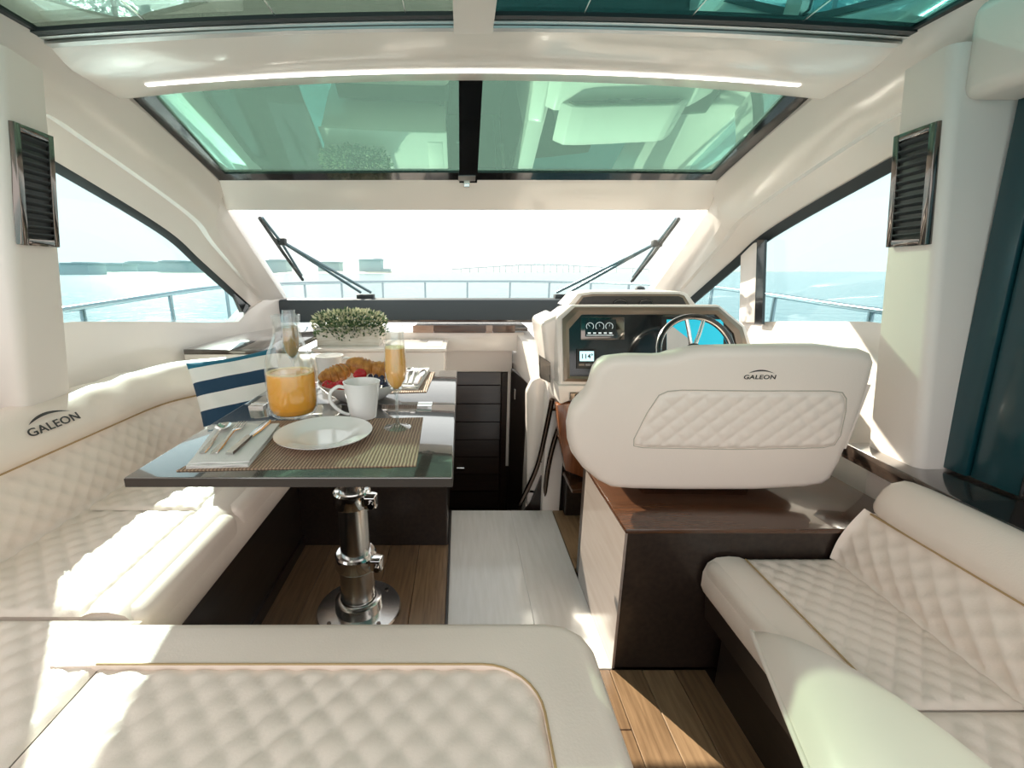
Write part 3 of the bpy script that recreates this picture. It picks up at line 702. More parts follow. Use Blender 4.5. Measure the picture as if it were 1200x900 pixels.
# ---- helm seat base cabinet
hb = thing('helm_cabinet', 'dark brown box cabinet with a reddish veneer top under the helm seat', 'cabinet', (.9, 1.35, 0))
box('body', .477, 1.32, 1.145, 1.62, 0, .475, M['wenge'], hb, .003, 1)
M['sunlit_side_panel'] = material('sunlit_brown_panel', (.34, .28, .25), .3, coat=.8, coat_rough=.08, color2=(.29, .23, .20), vscale=4, stretch=(10, 1, 10))  # sunlight and gloss on the cabinet side put into a paler colour
box('sunlit_side_panel', .470, .478, 1.143, 1.56, 0, .475, M['sunlit_side_panel'], hb, .001, 1)
box('top_board', .468, 1.33, 1.138, 1.66, .475, .491, M['mahog_top'] if 'mahog_top' in M else M['mahog'], hb, .003, 2)

# ---- helm seat
hs_ = thing('helm_chair', 'wide ivory leather helm chair with a quilted back panel, facing the console', 'seat', (.65, 1.35, .49))
HP0 = Vector((.6, 1.285, .54)); HEY = Vector((0, -.16, 1)).normalized(); HN = Vector((0, -1, -.16)).normalized()   # back face leans aft at the top
def hp(x, y, off=0): return PP(x, y, HP0, HN)+HN*off
OUT = [(664, 497), (667, 482), (676, 472), (684, 464), (689, 452), (693, 438), (702, 426), (716, 418), (738, 415.5), (770, 416), (788, 414.5), (803, 409.5), (822, 406), (860, 405), (920, 404), (958, 404), (978, 406.5), (994, 409), (1012, 410), (1022, 414), (1025.5, 423), (1021, 442), (1011, 474), (998, 508), (985, 540), (974, 560), (962, 568.5), (940, 572), (880, 575), (800, 575), (740, 574), (716, 572), (700, 564), (682, 549), (670, 533), (665, 517)]
OUT3 = [hp(x, y) for x, y in OUT]
def ring(sc, off):
    c = sum(OUT3, Vector())/len(OUT3); res = []
    n = len(OUT3)
    for i, p in enumerate(OUT3):
        t = (OUT3[(i+1) % n]-OUT3[i-1]).normalized(); inn = t.cross(HN).normalized()
        if (c-p).dot(inn) < 0: inn = -inn
        res.append(p + inn*sc + HN*off)
    return res
bm = bmesh.new()
prof = [(.034, .013), (.022, .0115), (.010, .005), (.003, -.006), (.002, -.020), (.013, -.050), (.027, -.085), (.038, -.110), (.052, -.126), (.075, -.134)]
rgs = [[bm.verts.new(p) for p in ring(a, b)] for a, b in prof]
n = len(OUT3)
for r0, r1 in zip(rgs[:-1], rgs[1:]):
    for i in range(n): bm.faces.new((r0[i], r0[(i+1) % n], r1[(i+1) % n], r1[i]))
def cap(r, off):
    c = bm.verts.new(sum((v.co for v in r), Vector())/n+HN*off)
    for i in range(n): bm.faces.new((r[i], r[(i+1) % n], c))
f1 = bm.faces.new(rgs[0]); f2 = bm.faces.new(rgs[-1][::-1])
back = from_bm('seat_back', bm, M['leather_helm'], hs_, True, 60)
QO = [hp(745, 513, .013), hp(985, 518, .013), hp(988, 463, .013), hp(778, 458, .013)]
qo = [(741, 512), (741, 520), (752, 522), (860, 524), (960, 522), (974, 519), (981, 508), (987, 480), (987.5, 465), (983, 458), (968, 456), (880, 456), (797, 455), (780, 456.5), (770, 461), (756, 482)]
Q0 = hp(740, 525, .0125); Q1 = hp(990, 525, .0125); Q2 = Q0+HEY*(hp(740, 453, .0125)-Q0).length*1.03
qu = (Q1-Q0); qw = qu.length; qv = (Q2-Q0); qh = qv.length
def to2(x, y):
    p = hp(x, y, .0125)-Q0; return p.dot(qu)/qw, p.dot(qv)/qh
poly = [to2(x, y) for x, y in qo]
def pmask(u, v):
    inside = False; dmin = 9
    for (x1, y1), (x2, y2) in zip(poly, poly[1:]+poly[:1]):
        if (y1 > v) != (y2 > v) and u < (x2-x1)*(v-y1)/(y2-y1)+x1: inside = not inside
        L = (x2-x1)**2+(y2-y1)**2; t = max(0, min(1, ((u-x1)*(x2-x1)+(v-y1)*(y2-y1))/L)); dmin = min(dmin, math.hypot(u-x1-t*(x2-x1), v-y1-t*(y2-y1)))
    return dmin if inside else -dmin
quilt('quilted_panel', lambda u, v: Q0+qu*(u/qw)+qv*(v/qh)+HN*.0022, qw, qh, M['leather_helm'], back, s=.058, amp=.006, mask=pmask, per=10)
tube('stitching', [hp(x, y, .0125) for x, y in qo], .0018, M['pale_seam'], back, 6, True)
cL = hp(887, 440, .0138)
logo(back, frame_mtx(cL, (1, 0, 0), HEY), .0175)
seat_z = .56
box('seat_pad', .47, 1.15, 1.36, 1.72, .545, .66, M['leather_helm'], hs_, .04, 4)
box('seat_mount', .62, 1.0, 1.42, 1.62, .490, .56, M['black_matt'], hs_, .01, 2)
# ---- starboard sofa
so = thing('side_sofa', 'cream leather sofa with quilted seat and back beside the dark counter', 'sofa', (1.0, .5, 0))
hull8('base', [(.757, -.3, 0), (1.3, -.3, 0), (1.3, 1.13, 0), (.79, 1.13, 0), (.757, 1.085, 0)], [(.757, -.3, .29), (1.3, -.3, .29), (1.3, 1.13, .29), (.79, 1.13, .29), (.757, 1.085, .29)], M['wenge'], so, .003, 1)
hull8('base_skirt', [(.725, -.3, .20), (1.3, -.3, .20), (1.3, 1.132, .20), (.725, 1.132, .20)], [(.715, -.3, .29), (1.3, -.3, .29), (1.3, 1.132, .29), (.715, 1.132, .29)], M['wenge'], so, .003, 1)
for ya, yb in ((-.25, .672), (.676, 1.135)):
    c = box('seat_cushion', .703, 1.12, ya, yb, .285, .398, M['leather'], so, .022, 4)
    pts = [(.815, .397), (.80, .403), (.77, .406), (.735, .402), (.712, .385), (.702, .355), (.702, .31), (.712, .288), (.815, .288)]
    rr = [[Vector((x, y, z)) for y in (ya+.002, yb-.002)] for x, z in pts]
    fr = loft('front_roll', rr, M['leather'], c)
    for yy in (yb-.002,):
        pass
    q = quilt('quilted_panel', lambda u, v, a=ya: Vector((.815+u, a+v, .398)), .262, yb-ya, M['leather'], c, s=.058, amp=.007)
    tube('stitching', [(.814, ya+.01, .402), (.814, yb-.01, .402)], .0022, M['leather_seam'], c, 6)
SBL = math.hypot(.065, .155)
def sb_fn(u, v):
    t = v/SBL; return Vector((1.072+.065*t-.014*math.sin(PI*min(1, max(0, t))), -.25+u, .397+.155*t))
bk2 = loft('backrest', [[Vector((x, y, z)) for y in (-.25, .4, 1.12)] for x, z in ((1.078, .33), (1.078, .395), (1.142, .55), (1.20, .55), (1.20, .33), (1.078, .33))], M['leather'], so)
quilt('quilted_panel', sb_fn, 1.385, SBL, M['leather'], bk2, s=.058, amp=.007)
BO2 = [(1.138, .550), (1.124, .556), (1.118, .570), (1.124, .598), (1.142, .632), (1.166, .655), (1.195, .662), (1.222, .652), (1.235, .63), (1.235, .55), (1.138, .55)]
rows = []
ys = [-.25, .3, .8, 1.0, 1.06, 1.09, 1.11, 1.122, 1.128]
cx_, cz_ = 1.185, .60
for x, z in BO2:
    rows.append([Vector((cx_+(x-cx_)*k, y, cz_+(z-cz_)*k)) for y, k in zip(ys, (1, 1, 1, 1, .985, .95, .87, .72, .02))])
loft('bolster', rows, M['leather'], bk2, angle=70)
tube('seam', [(1.130, -.25, .551), (1.130, 1.115, .551)], .003, M['leather_seam'], bk2, 6)

# ---- helm console
hc = thing('helm_console', 'white helm console with a bronze-framed black instrument panel', 'console', (.75, 2.1, 0))
D0 = Vector((.7, 1.93, .73)); DUP = Vector((0, .30, 1)).normalized(); DN = Vector((0, -1, .30)).normalized()
def dp(x, y, off=0): return PP(x, y, D0, DN)+DN*off
fo = [(660, 447), (658.5, 374), (673, 360.5), (840, 360.5), (868, 384), (876, 412), (880, 452)]
fi = [(667, 441), (666, 386), (681, 369), (837, 369), (858, 391), (864, 415), (868, 446)]
f_o = [dp(x, y, .012) for x, y in fo]; f_i = [dp(x, y, .012) for x, y in fi]; f_m = [dp((a[0]+b[0])/2, (a[1]+b[1])/2, .019) for a, b in zip(fo, fi)]
f_b = [dp(x, y, -.03) for x, y in fi]; f_ob = [dp(x, y, -.03) for x, y in fo]
rows = [[*r, r[0]] for r in (f_ob, f_o, f_m, f_i, f_b)]
loft('panel_frame', rows, M['taupe'], hc, angle=20)
pan = prism('instrument_panel', [dp(x, y, .005) for x, y in fi], -DN*.02, M['black'], hc)
# white body: bigger outline set back, growing forward
bo = [(656, 462), (652, 372), (670, 357), (843, 357), (874, 383), (884, 412), (890, 465)]
bf = [dp(x, y, .002) for x, y in bo]; bbk = [dp(x, y, .002)+Vector((.0, .22, .0)) for x, y in bo]
for v in bbk: v.z -= .02
bbk[1] += Vector((-.02, 0, -.0)); bbk[2] += Vector((-.01, 0, 0))
hull8('body', bf, bbk, M['gelcoat'], hc, .012, 3)
# port shoulder of the console
sp_ = [(634, 378), (656, 368), (664, 447), (668, 462), (650, 470), (640, 430)]
prism('shoulder', [P(x, y, Y=2.02) for x, y in sp_], (0, .30, 0), M['gelcoat'], hc, .02, 4)
lowp = [(652, 455), (700, 455), (700, 470), (684, 473), (672, 470), (655, 480)]
prism('lower_shelf', [P(x, y, Y=1.90) for x, y in ((654, 452), (760, 452), (760, 468), (672, 468), (656, 474))], (0, .25, 0), M['panel'], hc, .006, 2)
box('plinth', .54, 1.36, 2.05, 2.40, 0, .80, M['wenge'], hc, .004, 1)
# curved reddish veneer side, orange light put into its colour
sd_pts = [P(662, 472, Y=1.92), P(692, 465, Y=1.92), P(700, 560, Y=1.72), P(690, 562, Y=1.72), P(672, 545, Y=1.82), P(664, 510, Y=1.88)]
M['mahog_lit'] = material('orange_lit_veneer', (.30, .10, .035), .25, coat=.7, color2=(.20, .06, .02), vscale=6, stretch=(20, 20, 2))
prism('veneer_side', [P(653, 475, Y=1.97), P(700, 467, Y=1.97), P(705, 575, Y=1.97), P(684, 560, Y=1.97), P(663, 552, Y=1.97), P(656, 515, Y=1.97)], (0, .06, 0), M['mahog_lit'], hc, .004, 2)
box('foot_locker', .525, 1.2, 2.045, 2.12, 0, .20, M['wenge'], hc, .004, 1)
box('footrest', .515, 1.2, 1.90, 2.12, .20, .22, M['mahog'], hc, .004, 1)
# ignition / switch plate on the lower shelf
kp = P(676, 464, Y=1.89); box('switch_plate', kp.x-.03, kp.x+.05, 1.885, 1.90, kp.z-.02, kp.z+.015, M['taupe'], hc, .004, 2)
lathe('key_switch', [(0, .012), (.010, .012), (.012, 0), (0, 0)], (0, 0, 0), M['black'], hc, 14).matrix_local = Matrix.Translation(Vector((kp.x, 1.884, kp.z))-Vector(hc.location)) @ Matrix.Rotation(PI/2, 4, 'X') @ Matrix.Translation(Vector(hc.location))
# hood behind with two round air outlets
ho = [(663, 359), (677, 344), (694, 341.5), (798, 341.5), (806, 344), (816, 358)]
hf = [P(x, y, Y=2.20) for x, y in ho]
hood = hull8('hood', [p+Vector((0, .20, -.0)) for p in hf], hf, M['gelcoat'], hc, .004, 2)
hi_ = [(672, 359), (682, 346.5), (695, 344.5), (796, 344.5), (802, 346.5), (809, 358)]
prism('hood_frame', [P(x, y, Y=2.196) for x, y in hi_], (0, .006, 0), M['taupe'], hood)
prism('hood_recess', [P(x, y, Y=2.192) for x, y in [(676, 359), (684, 348.5), (696, 347), (795, 347), (800, 349), (805, 358)]], (0, .005, 0), M['bronze_dark'] if 'bronze_dark' in M else M['wenge'], hood)
for ox in (727, 757):
    c0 = P(ox, 355, Y=2.188)
    tube('air_outlet', [c0+Vector((.030*math.cos(t_*PI/8), 0, .014*math.sin(t_*PI/8))) for t_ in range(16)], .004, M['black'], hood, 6, True)
    hull8('outlet_core', [c0+Vector((.030*math.cos(t_*PI/8), -.001, .014*math.sin(t_*PI/8))) for t_ in range(16)], [c0+Vector((.030*math.cos(t_*PI/8), .003, .014*math.sin(t_*PI/8))) for t_ in range(16)], M['black_matt'], hood)
# displays
def dquad(nm, x0, x1, y0, y1, off, th, m, parent, bev=0, skew=0):
    return prism(nm, [dp(x0+skew, y1, off), dp(x1+skew, y1, off), dp(x1, y0, off), dp(x0, y0, off)], DN*th, m, parent, bev, 2)
g = dquad('engine_display', 680, 731, 372, 398.5, -.000, .010, M['steel_dark'], hc, .002)
gs = dquad('display_glass', 685, 721, 375, 395, .010, .001, M['screen'], g)
for k, gx in enumerate((690.5, 702, 713)):
    r = 4.2 if k != 1 else 4.8
    pts = [dp(gx+r*math.cos(a_), 383-r*math.sin(a_), .0118) for a_ in [(-40+260*q/14)*PI/180 for q in range(15)]]
    tube('gauge_ring', pts, .0011, M['mark'], gs, 5)
    tube('gauge_needle', [dp(gx, 383, .0118), dp(gx-2.4+k*1.5, 380.4, .0118)], .0007, M['mark'], gs, 4)
for k in range(5):
    dquad('gauge_mark', 688+k*6.2, 691.5+k*6.2, 390.0, 391.6, .0112, .0004, M['mark'], gs)
dquad('gauge_mark', 686.5, 718, 393.0, 393.6, .0112, .0004, M['mark'], gs)
a = dquad('compass_display', 675, 698, 409, 432, -.000, .012, M['black_matt'], hc, .002)
lc = dquad('lcd', 678.5, 695, 412, 423.5, .0122, .0006, M['lcd'], a)
text_mesh('reading', '114°', frame_mtx(dp(687, 418.2, .0134), (1, 0, 0), DUP), .029, M['ink'], lc, .0004, 1.0, 1.0, .0007)
dquad('key', 677.5, 684, 426.5, 429, .012, .0012, M['taupe'], a); dquad('key', 685, 691, 426.5, 429, .012, .0012, M['steel_dark'], a); dquad('key', 692, 697, 426.5, 429, .012, .0012, M['steel_dark'], a)
cd = dquad('chart_display', 774, 853, 371.5, 415, -.000, .010, M['black_matt'], hc, .002)
dquad('chart_sea', 780, 846, 375, 411, .010, .0008, M['cyan'], cd)
prism('chart_land', [dp(780, 411, .011), dp(813, 411, .011), dp(806, 398, .011), dp(788, 384, .011), dp(780, 382, .011)], DN*.0004, M['chart_land'], cd)
# steering wheel
sw = thing('steering_wheel', 'chrome and black steering wheel in front of the helm panel', 'steering wheel', tuple(P(815, 413, Y=1.80)))
wc = P(815, 413, Y=1.80); WX = Vector((1, 0, 0)); WN = Vector((0, -1, .42)).normalized(); WY = WN.cross(WX).normalized()
R_ = .150
rim = tube('rim', [wc+WX*R_*math.cos(2*PI*k/64)+WY*R_*math.sin(2*PI*k/64) for k in range(64)], .0125, M['steel'], sw, 14, True)
tube('rim_grip', [wc+WX*(R_+.001)*math.cos(2*PI*k/64)+WY*(R_+.001)*math.sin(2*PI*k/64)+WN*.006 for k in range(64)], .0095, M['black'], rim, 10, True)
for ang in (72, 100, 215, 325):
    a_ = math.radians(ang); tube('spoke', [wc+WX*.03*math.cos(a_)+WY*.03*math.sin(a_)-WN*.02, wc+WX*.09*math.cos(a_)+WY*.09*math.sin(a_)-WN*.008, wc+WX*R_*math.cos(a_)+WY*R_*math.sin(a_)], .008, M['chrome'], sw, 10)
tube('hub', [wc-WN*.13, wc-WN*.03, wc-WN*.005], .04, M['black'], sw, 20)
# ---- grab rails by the companionway
def grab(pts, Ys, lab, brackets):
    p3 = spline([P(x, y, Y=Y) for (x, y), Y in zip(pts, Ys)], 6)
    t = thing('grab_rail', lab, 'rail', tuple(p3[-1]), 'curved rails beside the companionway')
    tube('rail', p3, .0125, M['bronze'], t, 12)
    for bx, by, ex_, ey_, Yb in brackets:
        tube('bracket', [P(bx, by, Y=Yb), P(ex_, ey_, Y=Yb+.03)], .0085, M['chrome'], t, 10)
M['bronze'] = material('dark_bronze_metal', (.16, .12, .10), .15, metal=1)
grab([(647, 468), (640, 503), (629, 548), (609, 592)], (2.05, 2.09, 2.12, 2.15), 'longer curved dark metal grab rail nearer the boarded door', [(645, 480, 661, 479, 2.06), (632, 541, 644, 540, 2.11), (618, 575, 628, 576, 2.14)])
grab([(661, 484), (650, 515), (642, 550), (637, 591)], (2.03, 2.06, 2.09, 2.12), 'shorter curved dark metal grab rail nearer the helm seat', [(637, 576, 645, 576, 2.11)])
# white moulded panel that carries the rails, and its dark foot
prism('tmp', [P(624, 446, Y=2.16), P(634, 442, Y=2.16), P(652, 462, Y=2.16), P(658, 476, Y=2.16), P(640, 560, Y=2.16), P(618, 600, Y=2.16), P(617, 460, Y=2.16)], (0, .06, 0), M['gelcoat'], None, .012, 3)
o = bpy.data.objects['tmp']; o.name = 'wall_rail_panel'; struct(o, 'white moulded panel behind the grab rails', 'wall')
struct(prism('trim_11', [P(612, 603, Y=2.13), P(664, 603, Y=2.13), P(664, 484, Y=2.13), P(657, 484, Y=2.13), P(640, 545, Y=2.13), P(622, 590, Y=2.13)], (0, .02, 0), M['wenge']), 'dark veneer panel below the grab rails', 'panel')
# small dark cupholder plate beside the console
cp = prism('switch_panel', [P(632, 416, Y=2.005), P(645, 425, Y=2.005), P(645, 449, Y=2.005), P(633, 443, Y=2.005)], (.0, .022, 0), M['black'], None, .002, 1)
tag(cp, 'small black switch panel on the white side of the console', 'panel')
# ================================================================== THINGS ON THE TABLE AND SOFAS
def T(x, y): return P(x, y, Z=TZ)
def matt(nm, pts, lab):
    o = prism(nm, pts, (0, 0, .003), M['woven'], None, .001, 1); tag(o, lab, 'placemat', 'woven placemats'); return o
matt('placemat', [T(206, 553), T(488, 547), T(496, 490), T(318, 494)], 'brown woven placemat under the white plate')
fm = [T(438, 462), T(500, 460), T(510, 436.5), T(400, 437.5)]
matt('placemat', fm, 'brown woven placemat under the folded napkin near the white cabinet')
MZ = TZ+.003
def napkin(pts, lab):
    o = thing('napkin', lab, 'napkin', tuple((pts[0]+pts[2])/2), 'folded linen napkins')
    zc = pts[0].z
    c = (pts[0]+pts[1]+pts[2]+pts[3])/4
    for k in range(3):
        r = random.Random(k+3); s_ = 1-.02*k
        p = [c+(q-c)*s_+Vector((r.uniform(-.003, .003), r.uniform(-.003, .003), .0001+.0046*k)) for q in pts]
        n = 12; top = []; bot = []
        rows = []
        for i in range(n+1):
            row = []
            for j in range(n+1):
                u, v = i/n, j/n; q = lerp(lerp(p[0], p[1], u), lerp(p[3], p[2], u), v)
                ed = min(u, 1-u, v, 1-v)*n
                row.append(q+Vector((0, 0, .0042+.0012*math.sin(u*9+k)*math.sin(v*7+k*2)-(.0022 if ed < .5 else 0))))
            rows.append(row)
        loft('fold', rows, M['linen'], o, .0036, (0, 0, -1), 60)
    return o
q0 = [Vector((p.x, p.y, MZ)) for p in (T(219, 551), T(292, 549), T(329, 502), T(258, 500))]
napkin(q0, 'folded white linen napkin under the cutlery beside the white plate')
q1 = [Vector((p.x, p.y, MZ)) for p in (T(455, 458), T(490, 458), T(504, 434.5), T(470, 434.5))]
napkin(q1, 'folded white linen napkin on the far placemat by the flute glass')
NZ = MZ+.0155
def sweep_flat(nm, stations, mat, parent):
    """a flat blade: (y, halfwidth, z) stations along +y"""
    vs = []; fs = []
    for y, hw, z, th in stations: vs += [(-hw, y, z), (hw, y, z), (hw*.8, y, z+th), (-hw*.8, y, z+th)]
    for i in range(len(stations)-1):
        for k in range(4): fs.append((i*4+k, i*4+(k+1) % 4, (i+1)*4+(k+1) % 4, (i+1)*4+k))
    fs += [(3, 2, 1, 0), tuple((len(stations)-1)*4+k for k in range(4))]
    return from_data(nm, vs, fs, mat, parent, True, 50)
M['cutlery'] = material('polished_cutlery', (.72, .70, .68), .12, metal=1)
def fork():
    t = thing('fork', '', 'fork')
    sweep_flat('handle', [(0, .007, 0, .002), (.03, .0075, 0, .0025), (.09, .004, .003, .0025), (.125, .0035, .006, .0025), (.14, .008, .005, .002), (.152, .0115, .003, .002)], M['cutlery'], t)
    for k in range(4):
        x = -.0095+k*.0063; o = sweep_flat('tine', [(.15, .0019, .003, .002), (.175, .0017, .003, .0018), (.20, .0010, .006, .0012)], M['cutlery'], t); o.data.transform(Matrix.Translation((x, 0, 0)))
    return t
def spoon():
    t = thing('spoon', '', 'spoon')
    sweep_flat('handle', [(0, .007, 0, .002), (.03, .0075, 0, .0025), (.09, .004, .003, .0025), (.14, .0035, .006, .0025)], M['cutlery'], t)
    rows = []
    for i in range(9):
        s_ = i/8; row = []
        for k in range(20):
            a_ = 2*PI*k/20; row.append(Vector((.019*s_*math.cos(a_), .165+.030*s_*math.sin(a_), .0015+.008*s_*s_)))
        row.append(row[0]); rows.append(row)
    loft('bowl', rows, M['cutlery'], t, .0012, (0, 0, -1), 60); return t
def knife():
    t = thing('knife', '', 'knife')
    sweep_flat('handle', [(0, .0085, 0, .005), (.04, .009, 0, .006), (.10, .0075, 0, .006)], M['cutlery'], t)
    sweep_flat('blade', [(.10, .0075, .001, .002), (.15, .011, .001, .0015), (.20, .010, .001, .0013), (.222, .003, .001, .001)], M['cutlery'], t); return t
def lay(t, lab, a, b, z, L, grp):
    d = b-a; t.location = (a.x, a.y, z); t.rotation_euler = (0, 0, math.atan2(d.y, d.x)-PI/2); t['label'] = lab; t['group'] = grp
    s_ = d.length/L; t.scale = (s_, s_, s_)
sp0, fk0, kn0 = spoon(), fork(), knife()
lay(sp0, 'polished spoon lying on the napkin beside the white plate', T(238, 540), T(267, 506), NZ, .195, 'cutlery on the near napkin')
lay(fk0, 'polished fork lying between the spoon and the knife on the napkin', T(251, 541), T(286, 504), NZ, .20, 'cutlery on the near napkin')
lay(kn0, 'polished table knife on the napkin edge beside the white plate', T(270, 541.5), T(317, 500), NZ, .222, 'cutlery on the near napkin')
def dupt(t, lab, a, b, z, L):
    c = dup(t, (0, 0, 0)); lay(c, lab, a, b, z, L, 'cutlery on the far napkin')
dupt(sp0, 'polished spoon on the far napkin by the flute glass', T(474, 455), T(480, 439), NZ, .195)
dupt(fk0, 'polished fork on the far napkin by the flute glass', T(480, 455), T(488, 438), NZ, .20)
dupt(kn0, 'polished knife on the far napkin by the flute glass', T(487, 456), T(497, 438), NZ, .222)
# plate
pc_ = (T(325, 515)+T(436, 515))/2; pr = (T(436, 515)-T(325, 515)).length/2
pl_ = thing('dinner_plate', 'plain white dinner plate on the near placemat', 'plate', (pc_.x, pc_.y, MZ))
pl_w = lathe('plate_body', [(0, .004), (.055, .004), (.072, .006), (.088, .014), (pr-.004, .019), (pr, .0205), (pr-.001, .018), (.09, .0115), (.074, .003), (.066, 0), (0, 0)], (pc_.x, pc_.y, MZ), M['ceramic'], pl_, 56)
# mugs
def mug(loc, lab, rz):
    t = thing('mug', lab, 'mug', (0, 0, 0), 'white mugs')
    lathe('cup', [(0, 0), (.030, 0), (.034, .003), (.040, .05), (.0465, .105), (.0475, .108), (.0455, .1085), (.044, .105), (.0375, .05), (.030, .006), (0, .005)], (0, 0, 0), M['ceramic'], t, 40)
    pts = spline([(.042, 0, .092), (.060, 0, .096), (.079, 0, .080), (.080, 0, .055), (.066, 0, .032), (.050, 0, .018), (.0355, 0, .012)], 6)
    tube('handle', pts, .0065, M['ceramic'], t, 12, flat=.75); t.location = loc; t.rotation_euler = (0, 0, rz); return t
m1_ = mug((0, 0, 0), 'white ceramic mug in front of the fruit bowl', 0)
mb = T(426, 490); m1_.location = (mb.x, mb.y, MZ-.001); m1_.rotation_euler = (0, 0, PI+.25); m1_.scale = (1.12, 1.12, 1.02)
mb = T(388, 449); dup(m1_, (mb.x, mb.y, TZ), .1, 'white ceramic mug behind the juice carafe')
# carafe
cb_ = T(345, 486); ck = 1.0
cf = thing('juice_carafe', 'clear glass carafe half full of orange juice', 'carafe', (cb_.x, cb_.y, TZ))
R0 = .0715
prof = [(0, .002), (R0*.70, .002), (R0*.86, .006), (R0*.97, .024), (R0*1.0, .055), (R0*1.0, .105), (R0*.985, .135), (R0*.93, .165), (R0*.80, .195), (R0*.62, .222), (R0*.53, .245), (R0*.52, .268), (R0*.56, .288), (R0*.565, .296), (R0*.535, .297)]
HS = (.30)/.297
inner = [(max(0, r-.004), z+.004 if z < .01 else z) for r, z in prof[:-1]][::-1]
lathe('glass', [(r, z*HS) for r, z in prof]+[(r, z*HS) for r, z in inner], cb_, M['crystal'], cf, 48)
lathe('orange_juice', [(0, .008), (R0*.66, .008), (R0*.82, .013), (R0*.92, .028), (R0*.945, .055), (R0*.945, .105), (R0*.935, .128), (R0*.92, .131), (0, .131)], cb_, M['juice'], cf, 48)
lathe('froth_ring', [(R0*.78, .1312), (R0*.93, .1312), (R0*.935, .1345), (R0*.80, .1335), (R0*.78, .1312)], cb_, M['froth'], cf, 48)
# flutes
def flute():
    t = thing('champagne_flute', '', 'glass', (0, 0, 0), 'champagne flutes of orange drink')
    p = [(0, .0), (.0345, .0), (.0355, .002), (.02, .005), (.006, .012), (.0038, .03), (.0038, .078), (.006, .09), (.015, .105), (.0245, .125), (.028, .150), (.0275, .18), (.0235, .235), (.0215, .262)]
    i_ = [(.0205, .262), (.0225, .235), (.0265, .18), (.0268, .150), (.0232, .127), (.0135, .109), (0, .098)]
    lathe('glass', p[8:]+i_, (0, 0, 0), M['crystal'], t, 32)
    lathe('stem_and_foot', p[:9]+[(0, .104)], (0, 0, 0), M['stem'], t, 32)
    lathe('drink', [(0, .1), (.0132, .110), (.0226, .128), (.0262, .150), (.0258, .18), (.0240, .205), (0, .205)], (0, 0, 0), M['mimosa'], t, 32)
    lathe('froth', [(.006, .2052), (.0238, .2052), (.0236, .209), (.006, .208), (.006, .2052)], (0, 0, 0), M['froth'], t, 24)
    return t
fl = flute(); fb_ = T(466, 502); fl.location = (fb_.x, fb_.y, MZ-.001); fl['label'] = 'tall champagne flute of orange drink beside the fruit bowl'
fl.scale = (1.06, 1.06, 1.08)
fb2 = P(346, 452, Z=TZ); dup(fl, (fb2.x, fb2.y, TZ), 0, 'tall champagne flute of orange drink behind the carafe')
# bowl of fruit and croissants
bc = T(424, 467.5)
bw = thing('fruit_bowl', 'shallow white bowl of croissants, strawberries and blueberries', 'bowl', (bc.x, bc.y, TZ))
BR = .138
lathe('bowl_body', [(0, .004), (.05, .004), (.058, 0), (.066, 0), (.085, .012), (.115, .035), (BR, .062), (BR+.002, .066), (BR-.003, .066), (.110, .040), (.080, .018), (.055, .010), (0, .009)], (bc.x, bc.y, TZ), M['ceramic'], bw, 56)
def croissant(nm='croissant'):
    n, sg = 60, 14; vs = []; fs = []
    for i in range(n+1):
        t = i/n; a_ = (t-.5)*2.1; R2 = .056
        c = Vector((R2*math.sin(a_), -R2*math.cos(a_)+R2, 0)); tn = Vector((math.cos(a_), math.sin(a_), 0)); nn = Vector((-tn.y, tn.x, 0))
        ph = (t*8) % 1; r = .031*(1-abs(2*t-1)**2.0)**.75*(.78+.22*(1-ph))+.004
        for k in range(sg):
            th = 2*PI*k/sg; vs.append(c+nn*r*math.cos(th)+Vector((0, 0, r*.9*math.sin(th)+.02)))
    for i in range(n):
        for k in range(sg): fs.append((i*sg+k, i*sg+(k+1) % sg, (i+1)*sg+(k+1) % sg, (i+1)*sg+k))
    fs += [tuple(range(sg))[::-1], tuple(n*sg+k for k in range(sg))]
    return from_data(nm, vs, fs, M['croissant'], None, True, 50)
def put(o, lab, cat, grp, loc, rot, sc=1):
    o.location = loc; o.rotation_euler = rot; o.scale = (sc, sc, sc); tag(o, lab, cat, grp)
def at_bowl(dx, dy, z): return (bc.x+dx, bc.y+dy, TZ+z)
cr0 = croissant()
put(cr0, 'golden croissant at the strawberry side of the bowl, nearest the carafe', 'croissant', 'croissants in the bowl', at_bowl(-.078, .012, .054), (.15, -.25, .5), 1.05)
c2 = cr0.copy(); COL.objects.link(c2); put(c2, 'golden croissant at the back of the bowl, beside the mug behind', 'croissant', 'croissants in the bowl', at_bowl(-.012, .060, .070), (.2, .1, -.2), 1.05)
c3 = cr0.copy(); COL.objects.link(c3); put(c3, 'golden croissant at the back of the bowl, beside the flute', 'croissant', 'croissants in the bowl', at_bowl(.068, .050, .056), (.1, .25, .15), 1.05)
def strawberry():
    t = thing('strawberry', '', 'strawberry', (0, 0, 0), 'strawberries in the bowl')
    lathe('fruit', [(0, -.020), (.005, -.018), (.0125, -.006), (.0165, .007), (.0155, .015), (.009, .019), (0, .0185)], (0, 0, 0), M['strawberry'], t, 20)
    vs = [(0, 0, .0195)]; fs = []
    for k in range(6):
        a_ = 2*PI*k/6; b0 = len(vs)
        vs += [(.005*math.cos(a_-.4), .005*math.sin(a_-.4), .020), (.015*math.cos(a_), .015*math.sin(a_), .0185), (.005*math.cos(a_+.4), .005*math.sin(a_+.4), .020)]
        fs.append((0, b0, b0+1, b0+2))
    from_data('calyx', vs, fs, M['calyx'], t); return t
